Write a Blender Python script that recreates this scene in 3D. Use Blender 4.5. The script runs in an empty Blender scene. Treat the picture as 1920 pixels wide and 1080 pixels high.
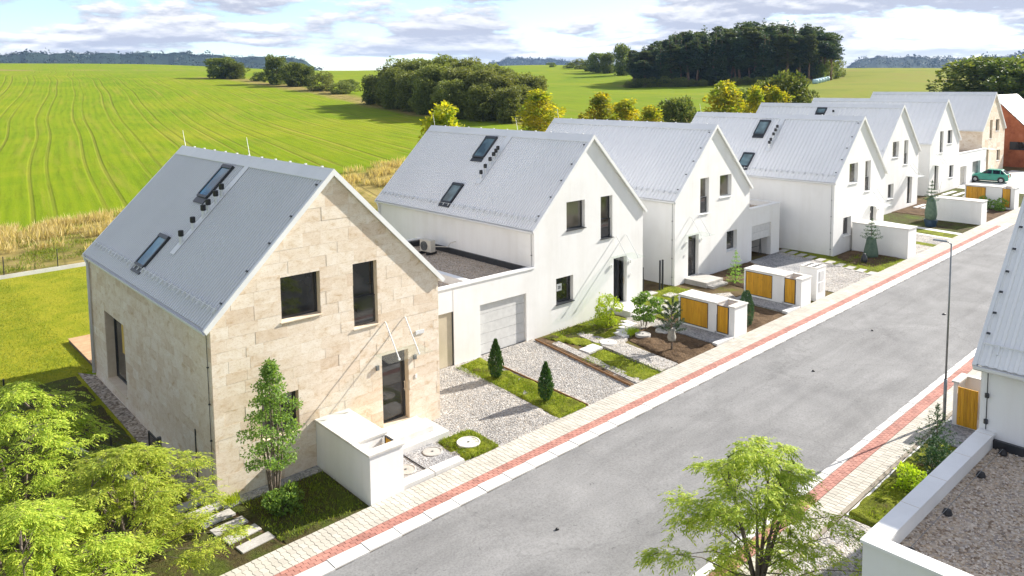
import bpy, bmesh, math, random
import numpy as np
from mathutils import Vector, Matrix

# ------------------------------------------------------------------ camera, sky, sun, exposure
SC = bpy.context.scene
COL = SC.collection
CAM = (-7.609, -21.686, 11.987)
YAW, PITCH, ROLL, FPX, CXP, CYP = 0.82772, 0.09146, -0.00903, 1421.4, 984.9, 286.9
def _cam():
    F = Vector((math.cos(PITCH)*math.cos(YAW), math.cos(PITCH)*math.sin(YAW), -math.sin(PITCH)))
    R = Vector((math.sin(YAW), -math.cos(YAW), 0)); U = R.cross(F)
    R2 = R*math.cos(ROLL)+U*math.sin(ROLL); U2 = -R*math.sin(ROLL)+U*math.cos(ROLL)
    cd = bpy.data.cameras.new('camera'); co = bpy.data.objects.new('camera', cd); COL.objects.link(co)
    m = Matrix((R2, U2, -F)).transposed().to_4x4(); m.translation = Vector(CAM); co.matrix_world = m
    cd.sensor_width = 36; cd.lens = FPX/1920*36
    cd.shift_x = (960-CXP)/1920; cd.shift_y = (CYP-540)/1920
    cd.clip_start = .1; cd.clip_end = 20000
    SC.camera = co
_cam()

SUN_AZ = math.atan2(-.22, 1.0)          # towards the sun: +x, a little -y
SUN_EL = math.radians(30)
SUN_DIR = Vector((math.cos(SUN_EL)*math.cos(SUN_AZ), math.cos(SUN_EL)*math.sin(SUN_AZ), math.sin(SUN_EL)))
sl = bpy.data.lights.new('sun', 'SUN'); sl.energy = 5.0; sl.angle = math.radians(.53); sl.color = (1, .945, .86)
so = bpy.data.objects.new('sun', sl); COL.objects.link(so)
so.rotation_euler = SUN_DIR.to_track_quat('Z', 'Y').to_euler()

SC.view_settings.view_transform = 'Standard'; SC.view_settings.look = 'None'
SC.view_settings.exposure = 1.18; SC.view_settings.gamma = 1.0; SC.view_settings.use_curve_mapping = False
SC.cycles.max_bounces = 6; SC.cycles.transparent_max_bounces = 12; SC.cycles.volume_bounces = 0
SC.cycles.use_denoising = True

def world():
    w = bpy.data.worlds.new('World'); SC.world = w; w.use_nodes = True
    nt = w.node_tree; nt.nodes.clear(); N = nt.nodes.new; L = nt.links.new
    out = N('ShaderNodeOutputWorld')
    sky = N('ShaderNodeTexSky'); sky.sky_type = 'NISHITA'; sky.sun_disc = False
    sky.sun_elevation = SUN_EL; sky.sun_rotation = math.pi/2-SUN_AZ; sky.air_density = .9; sky.dust_density = .2; sky.ozone_density = 2.2
    b1 = N('ShaderNodeBackground'); b1.inputs[1].default_value = .10
    L(sky.outputs[0], b1.inputs[0])
    tc = N('ShaderNodeTexCoord'); sep = N('ShaderNodeSeparateXYZ'); L(tc.outputs['Generated'], sep.inputs[0])
    def M(op, a, b=None, c=None):
        n = N('ShaderNodeMath'); n.operation = op
        for i, v in enumerate((a, b, c)):
            if v is None: continue
            if isinstance(v, (int, float)): n.inputs[i].default_value = v
            else: L(v, n.inputs[i])
        return n.outputs[0]
    zz = M('MAXIMUM', sep.outputs[2], 0.0)
    def plane(dz):
        z_ = M('ADD', zz, dz); c_ = N('ShaderNodeCombineXYZ'); lg = M('LOGARITHM', M('ADD', 1.0, M('MULTIPLY', z_, 26.0)), 2.71828)
        L(M('MULTIPLY', sep.outputs[0], 4.6), c_.inputs[0]); L(M('MULTIPLY', sep.outputs[1], 4.6), c_.inputs[1]); L(M('MULTIPLY', lg, 2.1), c_.inputs[2]); return c_.outputs[0]
    def noise(vec, scale, det, rough, dist=0.0, off=(0,0,0)):
        mp = N('ShaderNodeMapping'); mp.inputs['Location'].default_value = off; L(vec, mp.inputs[0])
        n = N('ShaderNodeTexNoise'); n.inputs['Scale'].default_value = scale; n.inputs['Detail'].default_value = det
        n.inputs['Roughness'].default_value = rough; n.inputs['Distortion'].default_value = dist
        L(mp.outputs[0], n.inputs['Vector']); return n.outputs[0]
    v = plane(0.0); v2 = plane(.0065)
    n1 = noise(v, 1.0, 8, .58, .1, (3.7, 1.3, .4)); n2 = noise(v2, 1.0, 8, .58, .1, (3.7, 1.3, .4))     # the same field a step higher
    big = noise(v, .3, 2, .5, 0, (7.1, 2.2, 0))
    cov = N('ShaderNodeMapRange'); cov.interpolation_type = 'SMOOTHSTEP'
    L(M('ADD', n1, M('MULTIPLY', M('SUBTRACT', big, .5), .45)), cov.inputs[0])
    cov.inputs[1].default_value = .40; cov.inputs[2].default_value = .47
    lit = N('ShaderNodeMapRange'); lit.interpolation_type = 'SMOOTHSTEP'
    L(M('SUBTRACT', n1, n2), lit.inputs[0]); lit.inputs[1].default_value = -.045; lit.inputs[2].default_value = .12
    dens = N('ShaderNodeMapRange'); L(n1, dens.inputs[0]); dens.inputs[1].default_value = .50; dens.inputs[2].default_value = .68
    shade = M('MULTIPLY', lit.outputs[0], M('SUBTRACT', 1.0, M('MULTIPLY', dens.outputs[0], .45)))
    cr = N('ShaderNodeMix'); cr.data_type = 'RGBA'
    cr.inputs[6].default_value = (.39, .41, .485, 1); cr.inputs[7].default_value = (1.0, .985, .955, 1)
    L(shade, cr.inputs[0])
    b2 = N('ShaderNodeBackground'); b2.inputs[1].default_value = .66; L(cr.outputs[2], b2.inputs[0])
    hz = N('ShaderNodeMapRange'); L(zz, hz.inputs[0]); hz.inputs[1].default_value = 0.0; hz.inputs[2].default_value = .05
    hz.inputs[3].default_value = .7; hz.inputs[4].default_value = 1.0
    mx = N('ShaderNodeMixShader'); L(M('MULTIPLY', cov.outputs[0], hz.outputs[0]), mx.inputs[0]); L(b1.outputs[0], mx.inputs[1]); L(b2.outputs[0], mx.inputs[2])
    L(mx.outputs[0], out.inputs[0])
world()

random.seed(7); RNG = np.random.default_rng(7)

# ------------------------------------------------------------------ helpers
class MB:
    def __init__(s): s.v = []; s.f = []
    def poly(s, pts):
        n = len(s.v); s.v += [tuple(p) for p in pts]; s.f.append(tuple(range(n, n+len(pts))))
    def hexa(s, c):                      # 8 corners: bottom 4 (ccw from above), top 4
        n = len(s.v); s.v += [tuple(p) for p in c]
        s.f += [tuple(n+i for i in q) for q in ((3,2,1,0),(4,5,6,7),(0,1,5,4),(1,2,6,5),(2,3,7,6),(3,0,4,7))]
    def box(s, x0, x1, y0, y1, z0, z1):
        s.hexa([(x0,y0,z0),(x1,y0,z0),(x1,y1,z0),(x0,y1,z0),(x0,y0,z1),(x1,y0,z1),(x1,y1,z1),(x0,y1,z1)])
    def obox(s, c, a, b, h):             # centre and three half vectors
        c, a, b, h = Vector(c), Vector(a), Vector(b), Vector(h)
        s.hexa([c-a-b-h, c+a-b-h, c+a+b-h, c-a+b-h, c-a-b+h, c+a-b+h, c+a+b+h, c-a+b+h])
    def prism(s, bot, top):
        n = len(s.v); k = len(bot); s.v += [tuple(p) for p in bot]+[tuple(p) for p in top]
        s.f.append(tuple(n+i for i in reversed(range(k)))); s.f.append(tuple(n+k+i for i in range(k)))
        for i in range(k):
            j = (i+1) % k; s.f.append((n+i, n+j, n+k+j, n+k+i))
    def tube(s, pts, rad, n=6, cap=True):
        if isinstance(rad, (int, float)): rad = [rad]*len(pts)
        pts = [Vector(p) for p in pts]; base = len(s.v); prev = None
        for i, p in enumerate(pts):
            t = (pts[min(i+1, len(pts)-1)]-pts[max(i-1, 0)]).normalized()
            if prev is None: prev = t.orthogonal().normalized()
            a = (prev-t*prev.dot(t)).normalized(); prev = a; b = t.cross(a)
            for k in range(n):
                th = 2*math.pi*k/n; q = p+(a*math.cos(th)+b*math.sin(th))*rad[i]; s.v.append(tuple(q))
        for i in range(len(pts)-1):
            for k in range(n):
                a0 = base+i*n+k; b0 = base+i*n+(k+1) % n; s.f.append((a0, b0, b0+n, a0+n))
        if cap:
            s.f.append(tuple(base+k for k in reversed(range(n)))); e = base+(len(pts)-1)*n; s.f.append(tuple(e+k for k in range(n)))
    def lathe(s, prof, c=(0,0,0), n=16, cap=True):
        base = len(s.v)
        for r, z in prof:
            for k in range(n):
                th = 2*math.pi*k/n; s.v.append((c[0]+r*math.cos(th), c[1]+r*math.sin(th), c[2]+z))
        for i in range(len(prof)-1):
            for k in range(n):
                a0 = base+i*n+k; b0 = base+i*n+(k+1) % n; s.f.append((a0, b0, b0+n, a0+n))
        if cap:
            s.f.append(tuple(base+k for k in reversed(range(n)))); e = base+(len(prof)-1)*n; s.f.append(tuple(e+k for k in range(n)))
    def mesh(s, name, m, smooth=False):
        me = bpy.data.meshes.new(name); me.from_pydata(s.v, [], s.f); me.update()
        if m: me.materials.append(m)
        if smooth: me.polygons.foreach_set('use_smooth', [True]*len(me.polygons))
        return me
    def build(s, name, m, parent=None, smooth=False, kind=None, bevel=0, loc=None):
        return link(name, s.mesh(name, m, smooth), parent, kind, bevel, loc)
def link(name, me, parent=None, kind=None, bevel=0, loc=None):
    o = bpy.data.objects.new(name, me); COL.objects.link(o)
    if parent: o.parent = parent
    if kind: o['kind'] = kind
    if loc: o.location = loc
    if bevel:
        b = o.modifiers.new('bevel', 'BEVEL'); b.width = bevel; b.segments = 2; b.limit_method = 'ANGLE'
    return o
def tag(o, label, cat, group=None, kind=None):
    o['label'] = label; o['category'] = cat
    if group: o['group'] = group
    if kind: o['kind'] = kind
    return o
def thing(name, label, cat, loc=(0,0,0), group=None, rz=0.0):
    o = bpy.data.objects.new(name, None); COL.objects.link(o); o.location = loc; o.rotation_euler = (0,0,rz)
    o.empty_display_size = .2
    return tag(o, label, cat, group)
def copy_tree(o, kids, parent=None):
    c = o.copy(); COL.objects.link(c); c.parent = parent
    for ch in kids.get(o, []): copy_tree(ch, kids, c)
    return c
def kids_of(o):
    d = {}
    def rec(p):
        d[p] = [c for c in p.children]
        for c in d[p]: rec(c)
    rec(o); return d
def box_obj(name, m, dims, parent=None, bevel=0, kind=None):
    b = MB(); b.box(*dims); return b.build(name, m, parent, bevel=bevel, kind=kind)

G0, G1 = -.1459, .0121
def gz(x): return G0+G1*x

# ------------------------------------------------------------------ materials
def newmat(name):
    m = bpy.data.materials.new(name); m.use_nodes = True; nt = m.node_tree; nt.nodes.clear()
    return m, nt, nt.nodes.new, nt.links.new
def ramp(N, L, fac, stops):
    r = N('ShaderNodeValToRGB'); e = r.color_ramp.elements
    while len(e) < len(stops): e.new(.5)
    for i, (p, c) in enumerate(stops): e[i].position = p; e[i].color = (*c, 1)
    L(fac, r.inputs[0]); return r.outputs[0]
def tnoise(N, L, vec, scale, det=4, rough=.55, dist=0.0):
    n = N('ShaderNodeTexNoise'); n.inputs['Scale'].default_value = scale; n.inputs['Detail'].default_value = det
    n.inputs['Roughness'].default_value = rough; n.inputs['Distortion'].default_value = dist
    L(vec, n.inputs['Vector']); return n.outputs[0]
def mixc(N, L, fac, a, b, mode='MIX'):
    n = N('ShaderNodeMix'); n.data_type = 'RGBA'; n.blend_type = mode
    for i, v in ((0, fac), (6, a), (7, b)):
        if isinstance(v, (int, float)): n.inputs[i].default_value = v
        elif isinstance(v, tuple): n.inputs[i].default_value = (*v, 1)
        else: L(v, n.inputs[i])
    return n.outputs[2]
def mathn(N, L, op, a, b=None, c=None, clamp=False):
    n = N('ShaderNodeMath'); n.operation = op; n.use_clamp = clamp
    for i, v in enumerate((a, b, c)):
        if v is None: continue
        if isinstance(v, (int, float)): n.inputs[i].default_value = v
        else: L(v, n.inputs[i])
    return n.outputs[0]
def wpos(N): return N('ShaderNodeNewGeometry').outputs['Position']
def opos(N): return N('ShaderNodeTexCoord').outputs['Object']

def stdmat(name, c1, c2, scale=2.0, rough=.85, bump=.1, bscale=30.0, fine=None, fscale=40.0, metal=0.0, spec=.5, world_space=True, rand=0.0, bdist=.02, dist=.3):
    m, nt, N, L = newmat(name)
    out = N('ShaderNodeOutputMaterial'); p = N('ShaderNodeBsdfPrincipled'); L(p.outputs[0], out.inputs[0])
    pos = wpos(N) if world_space else opos(N)
    col = ramp(N, L, tnoise(N, L, pos, scale, 5, .6, dist), [(.3, c1), (.7, c2)])
    if fine:
        f = ramp(N, L, tnoise(N, L, pos, fscale, 3, .6), [(.35, (fine,)*3), (.65, (2-fine,)*3)])
        col = mixc(N, L, 1.0, col, f, 'MULTIPLY')
    if rand:
        oi = N('ShaderNodeObjectInfo'); gi = N('ShaderNodeNewGeometry')
        r = mathn(N, L, 'FRACT', mathn(N, L, 'ADD', oi.outputs['Random'], gi.outputs['Random Per Island']))
        v = mathn(N, L, 'ADD', mathn(N, L, 'MULTIPLY', mathn(N, L, 'SUBTRACT', r, .5), 2*rand), 1.0)
        hsv = N('ShaderNodeHueSaturation'); L(col, hsv.inputs['Color']); L(v, hsv.inputs['Value']); col = hsv.outputs[0]
    L(col, p.inputs['Base Color']); p.inputs['Roughness'].default_value = rough; p.inputs['Metallic'].default_value = metal
    p.inputs['Specular IOR Level'].default_value = spec
    if bump:
        b = N('ShaderNodeBump'); b.inputs['Strength'].default_value = bump; b.inputs['Distance'].default_value = bdist
        L(tnoise(N, L, pos, bscale, 4, .65), b.inputs['Height']); L(b.outputs[0], p.inputs['Normal'])
    return m

def gravelmat(name, cols, scale=16.0, bump=.9, patch=((.8,.8,.8),(1.12,1.1,1.06)), wear=1.0, bd=.03):
    m, nt, N, L = newmat(name)
    out = N('ShaderNodeOutputMaterial'); p = N('ShaderNodeBsdfPrincipled'); L(p.outputs[0], out.inputs[0])
    pos = wpos(N)
    v = N('ShaderNodeTexVoronoi'); v.inputs['Scale'].default_value = scale; L(pos, v.inputs['Vector'])
    sep = N('ShaderNodeSeparateColor'); L(v.outputs['Color'], sep.inputs[0])
    n = len(cols); col = ramp(N, L, sep.outputs[0], [((i+.5)/n, c) for i, c in enumerate(cols)])
    pt = ramp(N, L, tnoise(N, L, pos, wear, 4, .6), [(.35, patch[0]), (.65, patch[1])])
    col = mixc(N, L, 1.0, col, pt, 'MULTIPLY')
    L(col, p.inputs['Base Color']); p.inputs['Roughness'].default_value = .95; p.inputs['Specular IOR Level'].default_value = .2
    b = N('ShaderNodeBump'); b.inputs['Strength'].default_value = bump; b.inputs['Distance'].default_value = bd; b.invert = True
    L(v.outputs['Distance'], b.inputs['Height']); L(b.outputs[0], p.inputs['Normal'])
    return m

def leafmat(name, ca, cb, trans=.35, cc=None, patch=.6, rough=.6):
    m, nt, N, L = newmat(name)
    out = N('ShaderNodeOutputMaterial')
    g = N('ShaderNodeNewGeometry'); oi = N('ShaderNodeObjectInfo')
    col = mixc(N, L, g.outputs['Random Per Island'], ca, cb)
    if cc:
        f = ramp(N, L, tnoise(N, L, opos(N), patch, 2), [(.42, (0,0,0)), (.62, (1,1,1))])
        col = mixc(N, L, f, col, cc)
    hsv = N('ShaderNodeHueSaturation'); L(col, hsv.inputs['Color'])
    L(mathn(N, L, 'ADD', mathn(N, L, 'MULTIPLY', oi.outputs['Random'], .35), .83), hsv.inputs['Value'])
    L(mathn(N, L, 'ADD', mathn(N, L, 'MULTIPLY', oi.outputs['Random'], .016), .492), hsv.inputs['Hue'])
    col = hsv.outputs[0]
    d = N('ShaderNodeBsdfPrincipled'); L(col, d.inputs['Base Color']); d.inputs['Roughness'].default_value = rough; d.inputs['Specular IOR Level'].default_value = .25
    t = N('ShaderNodeBsdfTranslucent'); L(mixc(N, L, 1.0, col, (1.25, 1.2, .6), 'MULTIPLY'), t.inputs[0])
    mx = N('ShaderNodeMixShader'); mx.inputs[0].default_value = trans; L(d.outputs[0], mx.inputs[1]); L(t.outputs[0], mx.inputs[2]); L(mx.outputs[0], out.inputs[0])
    return m

def glassmat(name, base, rough=.03, spec=.8, coat=0):
    m, nt, N, L = newmat(name)
    out = N('ShaderNodeOutputMaterial'); p = N('ShaderNodeBsdfPrincipled'); L(p.outputs[0], out.inputs[0])
    c = ramp(N, L, tnoise(N, L, wpos(N), .7, 2), [(.42, tuple(.55*x for x in base)), (.58, tuple(1.7*x for x in base))])
    L(c, p.inputs['Base Color']); p.inputs['Roughness'].default_value = rough; p.inputs['Specular IOR Level'].default_value = spec
    return m
def clearglass(name, tint=(.93,.98,.95), gl=.12):
    m, nt, N, L = newmat(name)
    out = N('ShaderNodeOutputMaterial'); t = N('ShaderNodeBsdfTransparent'); t.inputs[0].default_value = (*tint, 1)
    g = N('ShaderNodeBsdfGlossy'); g.inputs['Roughness'].default_value = .05; fr = N('ShaderNodeFresnel'); fr.inputs[0].default_value = 1.5
    f = mathn(N, L, 'ADD', fr.outputs[0], gl, clamp=True)
    mx = N('ShaderNodeMixShader'); L(f, mx.inputs[0]); L(t.outputs[0], mx.inputs[1]); L(g.outputs[0], mx.inputs[2]); L(mx.outputs[0], out.inputs[0])
    return m

def thinglass(name, tint, gl, milky):
    m, nt, N, L = newmat(name); out = N('ShaderNodeOutputMaterial'); t = N('ShaderNodeBsdfTransparent'); t.inputs[0].default_value = (*tint, 1)
    g = N('ShaderNodeBsdfGlossy'); g.inputs['Roughness'].default_value = .08; d = N('ShaderNodeBsdfDiffuse'); d.inputs[0].default_value = (.8,.82,.81,1)
    a = N('ShaderNodeMixShader'); a.inputs[0].default_value = gl; L(t.outputs[0], a.inputs[1]); L(g.outputs[0], a.inputs[2])
    b = N('ShaderNodeMixShader'); b.inputs[0].default_value = milky; L(a.outputs[0], b.inputs[1]); L(d.outputs[0], b.inputs[2]); L(b.outputs[0], out.inputs[0]); return m
M = {}
def stucco():
    m, nt, N, L = newmat('white_stucco')
    out = N('ShaderNodeOutputMaterial'); p = N('ShaderNodeBsdfPrincipled'); L(p.outputs[0], out.inputs[0]); pos = wpos(N)
    col = ramp(N, L, tnoise(N, L, pos, .45, 5, .62, .4), [(.32, (.76,.75,.73)), (.5, (.80,.795,.78)), (.7, (.83,.825,.81))])
    mp = N('ShaderNodeMapping'); mp.inputs['Scale'].default_value = (2.2, 2.2, .16); L(pos, mp.inputs[0])
    st = ramp(N, L, tnoise(N, L, mp.outputs[0], 1.0, 5, .65), [(.36, (.965,.96,.95)), (.55, (1,1,1))])
    col = mixc(N, L, 1.0, col, st, 'MULTIPLY')
    L(col, p.inputs['Base Color']); p.inputs['Roughness'].default_value = .92; p.inputs['Specular IOR Level'].default_value = .25
    b = N('ShaderNodeBump'); b.inputs['Strength'].default_value = .2; b.inputs['Distance'].default_value = .008
    L(mathn(N, L, 'ADD', tnoise(N, L, pos, 60, 4, .7), mathn(N, L, 'MULTIPLY', tnoise(N, L, pos, 2.2, 3), 3.0)), b.inputs['Height']); L(b.outputs[0], p.inputs['Normal'])
    return m
M['white'] = stucco()
M['trim'] = stdmat('white_coated_metal', (.72,.72,.71), (.82,.82,.81), 1.2, .45, .03, 8)
M['cap'] = stdmat('pale_concrete_cap', (.50,.48,.44), (.72,.70,.66), 1.6, .8, .1, 40)
M['mortar'] = stdmat('stone_mortar', (.56,.48,.39), (.66,.58,.48), 3, .95, .2, 40)
def travertine():
    m, nt, N, L = newmat('travertine'); out = N('ShaderNodeOutputMaterial'); p = N('ShaderNodeBsdfPrincipled'); L(p.outputs[0], out.inputs[0])
    oi = N('ShaderNodeObjectInfo'); gi = N('ShaderNodeNewGeometry'); pos = gi.outputs['Position']
    r = mathn(N, L, 'FRACT', mathn(N, L, 'ADD', oi.outputs['Random'], gi.outputs['Random Per Island']))
    base = ramp(N, L, r, [(0, (.66,.54,.42)), (.12, (.72,.62,.505)), (.5, (.765,.675,.565)), (.85, (.785,.71,.61)), (1, (.70,.585,.46))])
    mp = N('ShaderNodeMapping'); mp.inputs['Scale'].default_value = (1.3, 1.3, 2.3); L(pos, mp.inputs[0])
    off = N('ShaderNodeVectorMath'); off.operation = 'ADD'; L(mp.outputs[0], off.inputs[0])
    cv = N('ShaderNodeCombineXYZ'); L(mathn(N, L, 'MULTIPLY', r, 37.0), cv.inputs[0]); L(mathn(N, L, 'MULTIPLY', r, 91.0), cv.inputs[2]); L(cv.outputs[0], off.inputs[1])
    vein = ramp(N, L, tnoise(N, L, off.outputs[0], 1.7, 7, .68, .5), [(.30, (.76,.64,.49)), (.43, (.96,.92,.86)), (.60, (1.05,1.05,1.05))])
    col = mixc(N, L, 1.0, base, vein, 'MULTIPLY')
    spk = ramp(N, L, tnoise(N, L, off.outputs[0], 14, 4, .7), [(.36, (.80,.74,.66)), (.48, (1,1,1))])
    col = mixc(N, L, .75, col, spk, 'MULTIPLY')
    L(col, p.inputs['Base Color']); p.inputs['Roughness'].default_value = .8; p.inputs['Specular IOR Level'].default_value = .3
    b = N('ShaderNodeBump'); b.inputs['Strength'].default_value = .25; b.inputs['Distance'].default_value = .008; L(tnoise(N, L, off.outputs[0], 9, 5, .7), b.inputs['Height']); L(b.outputs[0], p.inputs['Normal'])
    return m
M['stone'] = travertine()
M['stone_plain'] = stdmat('travertine_reveal', (.60,.48,.34), (.72,.62,.48), 3, .8, .1, 20)
M['roof'] = stdmat('zinc_sheet', (.745,.745,.745), (.79,.79,.79), .3, .42, 0, 6, spec=.5)
M['roof_painted_dim'] = stdmat('zinc_sheet_painted_dimmer', (.58,.59,.605), (.62,.63,.645), .3, .45, 0, 6, spec=.5)  # same zinc; its duller sheen from this angle is put into the colour
M['zinc'] = stdmat('zinc_trim', (.66,.67,.68), (.74,.745,.75), .8, .45, .02, 6, spec=.5)
M['anth'] = stdmat('anthracite_metal', (.022,.025,.030), (.034,.037,.042), 3, .4, .02, 20)
M['black'] = stdmat('black_plastic', (.012,.012,.014), (.02,.02,.022), 5, .5, .02, 20)
M['lframe'] = stdmat('light_window_frame', (.55,.55,.54), (.66,.66,.65), 4, .4, .0, 20)
M['glass'] = glassmat('dark_window_glass', (.030,.030,.031))
M['glassw'] = glassmat('window_glass_with_pale_room', (.105,.095,.080))
M['skyglass'] = glassmat('roof_window_glass', (.10,.15,.16), .05)
M['skyglassb'] = glassmat('blue_roof_window_glass', (.015,.10,.17), .05)
M['clear'] = thinglass('canopy_glass', (.96,.985,.97), .05, .02)
M['frost'] = thinglass('pale_canopy_glass', (.93,.95,.94), .06, .35)
M['beige_light_panel'] = stdmat('panel_painted_beige_light', (.46,.40,.29), (.58,.51,.38), .8, .12, 0, 20)
M['green_glass'] = clearglass('passage_glass', (.80,.84,.74), .05)
M['asphalt'] = None
M['wood'] = None
M['concrete'] = stdmat('concrete_slab', (.33,.315,.29), (.46,.44,.41), 1.8, .9, .15, 45, fine=.9, fscale=30, rand=.08)
M['stepstone'] = stdmat('grey_step_stone', (.34,.32,.295), (.50,.475,.44), 2.5, .9, .2, 45, fine=.88, fscale=30, rand=.1)
M['kerb'] = stdmat('pale_kerb_concrete', (.56,.545,.52), (.68,.67,.65), 1.4, .9, .12, 50, fine=.94, fscale=25, rand=.06)
M['paver'] = stdmat('sandy_grey_paver', (.42,.39,.335), (.50,.47,.41), 1.0, .92, .2, 70, fine=.92, fscale=60, rand=.10)
M['redpaver'] = stdmat('red_paver', (.335,.145,.115), (.43,.215,.17), 1.0, .92, .2, 70, fine=.9, fscale=60, rand=.16)
M['joint'] = stdmat('joint_sand', (.22,.19,.15), (.30,.26,.21), 3, .95, .3, 80)
M['gravel'] = gravelmat('pale_crushed_gravel', [(.17,.16,.15),(.36,.345,.33),(.42,.405,.39),(.37,.325,.275),(.52,.505,.49),(.28,.27,.26)], 17, 1.0)
M['dgravel'] = gravelmat('grey_gravel', [(.22,.22,.23),(.34,.34,.35),(.44,.44,.45),(.28,.28,.29)], 18, .9)
M['pebble'] = gravelmat('river_pebbles', [(.16,.13,.10),(.36,.31,.25),(.48,.43,.37),(.26,.22,.18)], 11, 1.2)
M['roofgravel'] = gravelmat('roof_pebbles', [(.24,.18,.13),(.46,.37,.27),(.58,.49,.39),(.38,.32,.27),(.68,.60,.51),(.34,.30,.27)], 17, 1.1, ((.85,.84,.82),(1.1,1.08,1.05)))
M['soil'] = stdmat('brown_garden_soil', (.070,.045,.026), (.165,.110,.066), 1.3, .98, 1.0, 9, fine=.72, fscale=22, bdist=.09, spec=.1)
M['rust'] = stdmat('corten_edging', (.20,.10,.045), (.32,.18,.08), 6, .9, .1, 40)
M['bark'] = stdmat('grey_brown_bark', (.10,.075,.055), (.20,.16,.125), 8, .95, .5, 30)
M['pinebark'] = stdmat('pine_bark', (.14,.09,.06), (.26,.17,.11), 2, .95, .3, 10)
M['deck'] = stdmat('larch_decking', (.42,.25,.13), (.56,.36,.20), 2, .7, .1, 30, rand=.12)
M['jute'] = stdmat('jute_wrap', (.20,.19,.16), (.42,.40,.35), 6, .9, .4, 40)
M['netting'] = stdmat('green_netting_wrap', (.06,.105,.075), (.12,.17,.12), 5, .9, .4, 30)
M['bluepot'] = stdmat('dark_blue_pot', (.01,.03,.06), (.02,.05,.09), 4, .5, .05, 30)
M['ivory'] = stdmat('ivory_casing', (.52,.49,.42), (.60,.57,.50), 2, .5, .03, 20)
M['galv'] = stdmat('galvanised_steel', (.20,.215,.22), (.28,.30,.31), 3, .4, .05, 20, metal=.7)
M['teal'] = stdmat('teal_car_paint', (.02,.27,.19), (.025,.30,.215), 2, .28, 0, 20, spec=.6)
M['tyre'] = stdmat('tyre_rubber', (.015,.015,.015), (.03,.03,.03), 8, .85, .2, 60)
M['rim'] = stdmat('wheel_rim', (.35,.36,.37), (.45,.46,.47), 5, .35, 0, 20, metal=.6)
M['red'] = stdmat('red_lamp', (.35,.02,.015), (.45,.03,.02), 8, .2, 0, 20)
M['lampglass'] = stdmat('clear_lamp', (.6,.6,.6), (.75,.75,.75), 8, .15, 0, 20)
M['brick'] = None
M['tilewhite'] = stdmat('pale_roof_tile', (.62,.61,.60), (.74,.73,.72), 1.5, .6, .05, 20, rand=.08)
M['yellow'] = stdmat('plain_yellow', (.62,.40,.08), (.70,.48,.12), 3, .7, .05, 20)
M['plank'] = stdmat('weathered_plank', (.38,.30,.20), (.55,.46,.34), 4, .85, .2, 30, rand=.15)
M['bale'] = stdmat('wrapped_bale', (.35,.55,.60), (.55,.70,.72), 2, .5, .1, 10)

def woodmat():
    m, nt, N, L = newmat('golden_stained_boards'); out = N('ShaderNodeOutputMaterial'); p = N('ShaderNodeBsdfPrincipled'); L(p.outputs[0], out.inputs[0])
    oi = N('ShaderNodeObjectInfo'); pos = wpos(N)
    mp = N('ShaderNodeMapping'); mp.inputs['Scale'].default_value = (14, 14, 1.1); L(pos, mp.inputs[0])
    col = ramp(N, L, tnoise(N, L, mp.outputs[0], 1.2, 5, .6, .6), [(.25, (.42,.185,.006)), (.5, (.60,.30,.010)), (.75, (.68,.37,.02))])
    kn = N('ShaderNodeTexVoronoi'); kn.inputs['Scale'].default_value = 3.2; L(pos, kn.inputs['Vector'])
    col = mixc(N, L, mathn(N, L, 'LESS_THAN', kn.outputs['Distance'], .07), col, (.14,.05,.008))
    v = mathn(N, L, 'ADD', mathn(N, L, 'MULTIPLY', oi.outputs['Random'], .3), .85)
    h = N('ShaderNodeHueSaturation'); L(col, h.inputs['Color']); L(v, h.inputs['Value'])
    L(h.outputs[0], p.inputs['Base Color']); p.inputs['Roughness'].default_value = .55
    return m
M['wood'] = woodmat()
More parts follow.
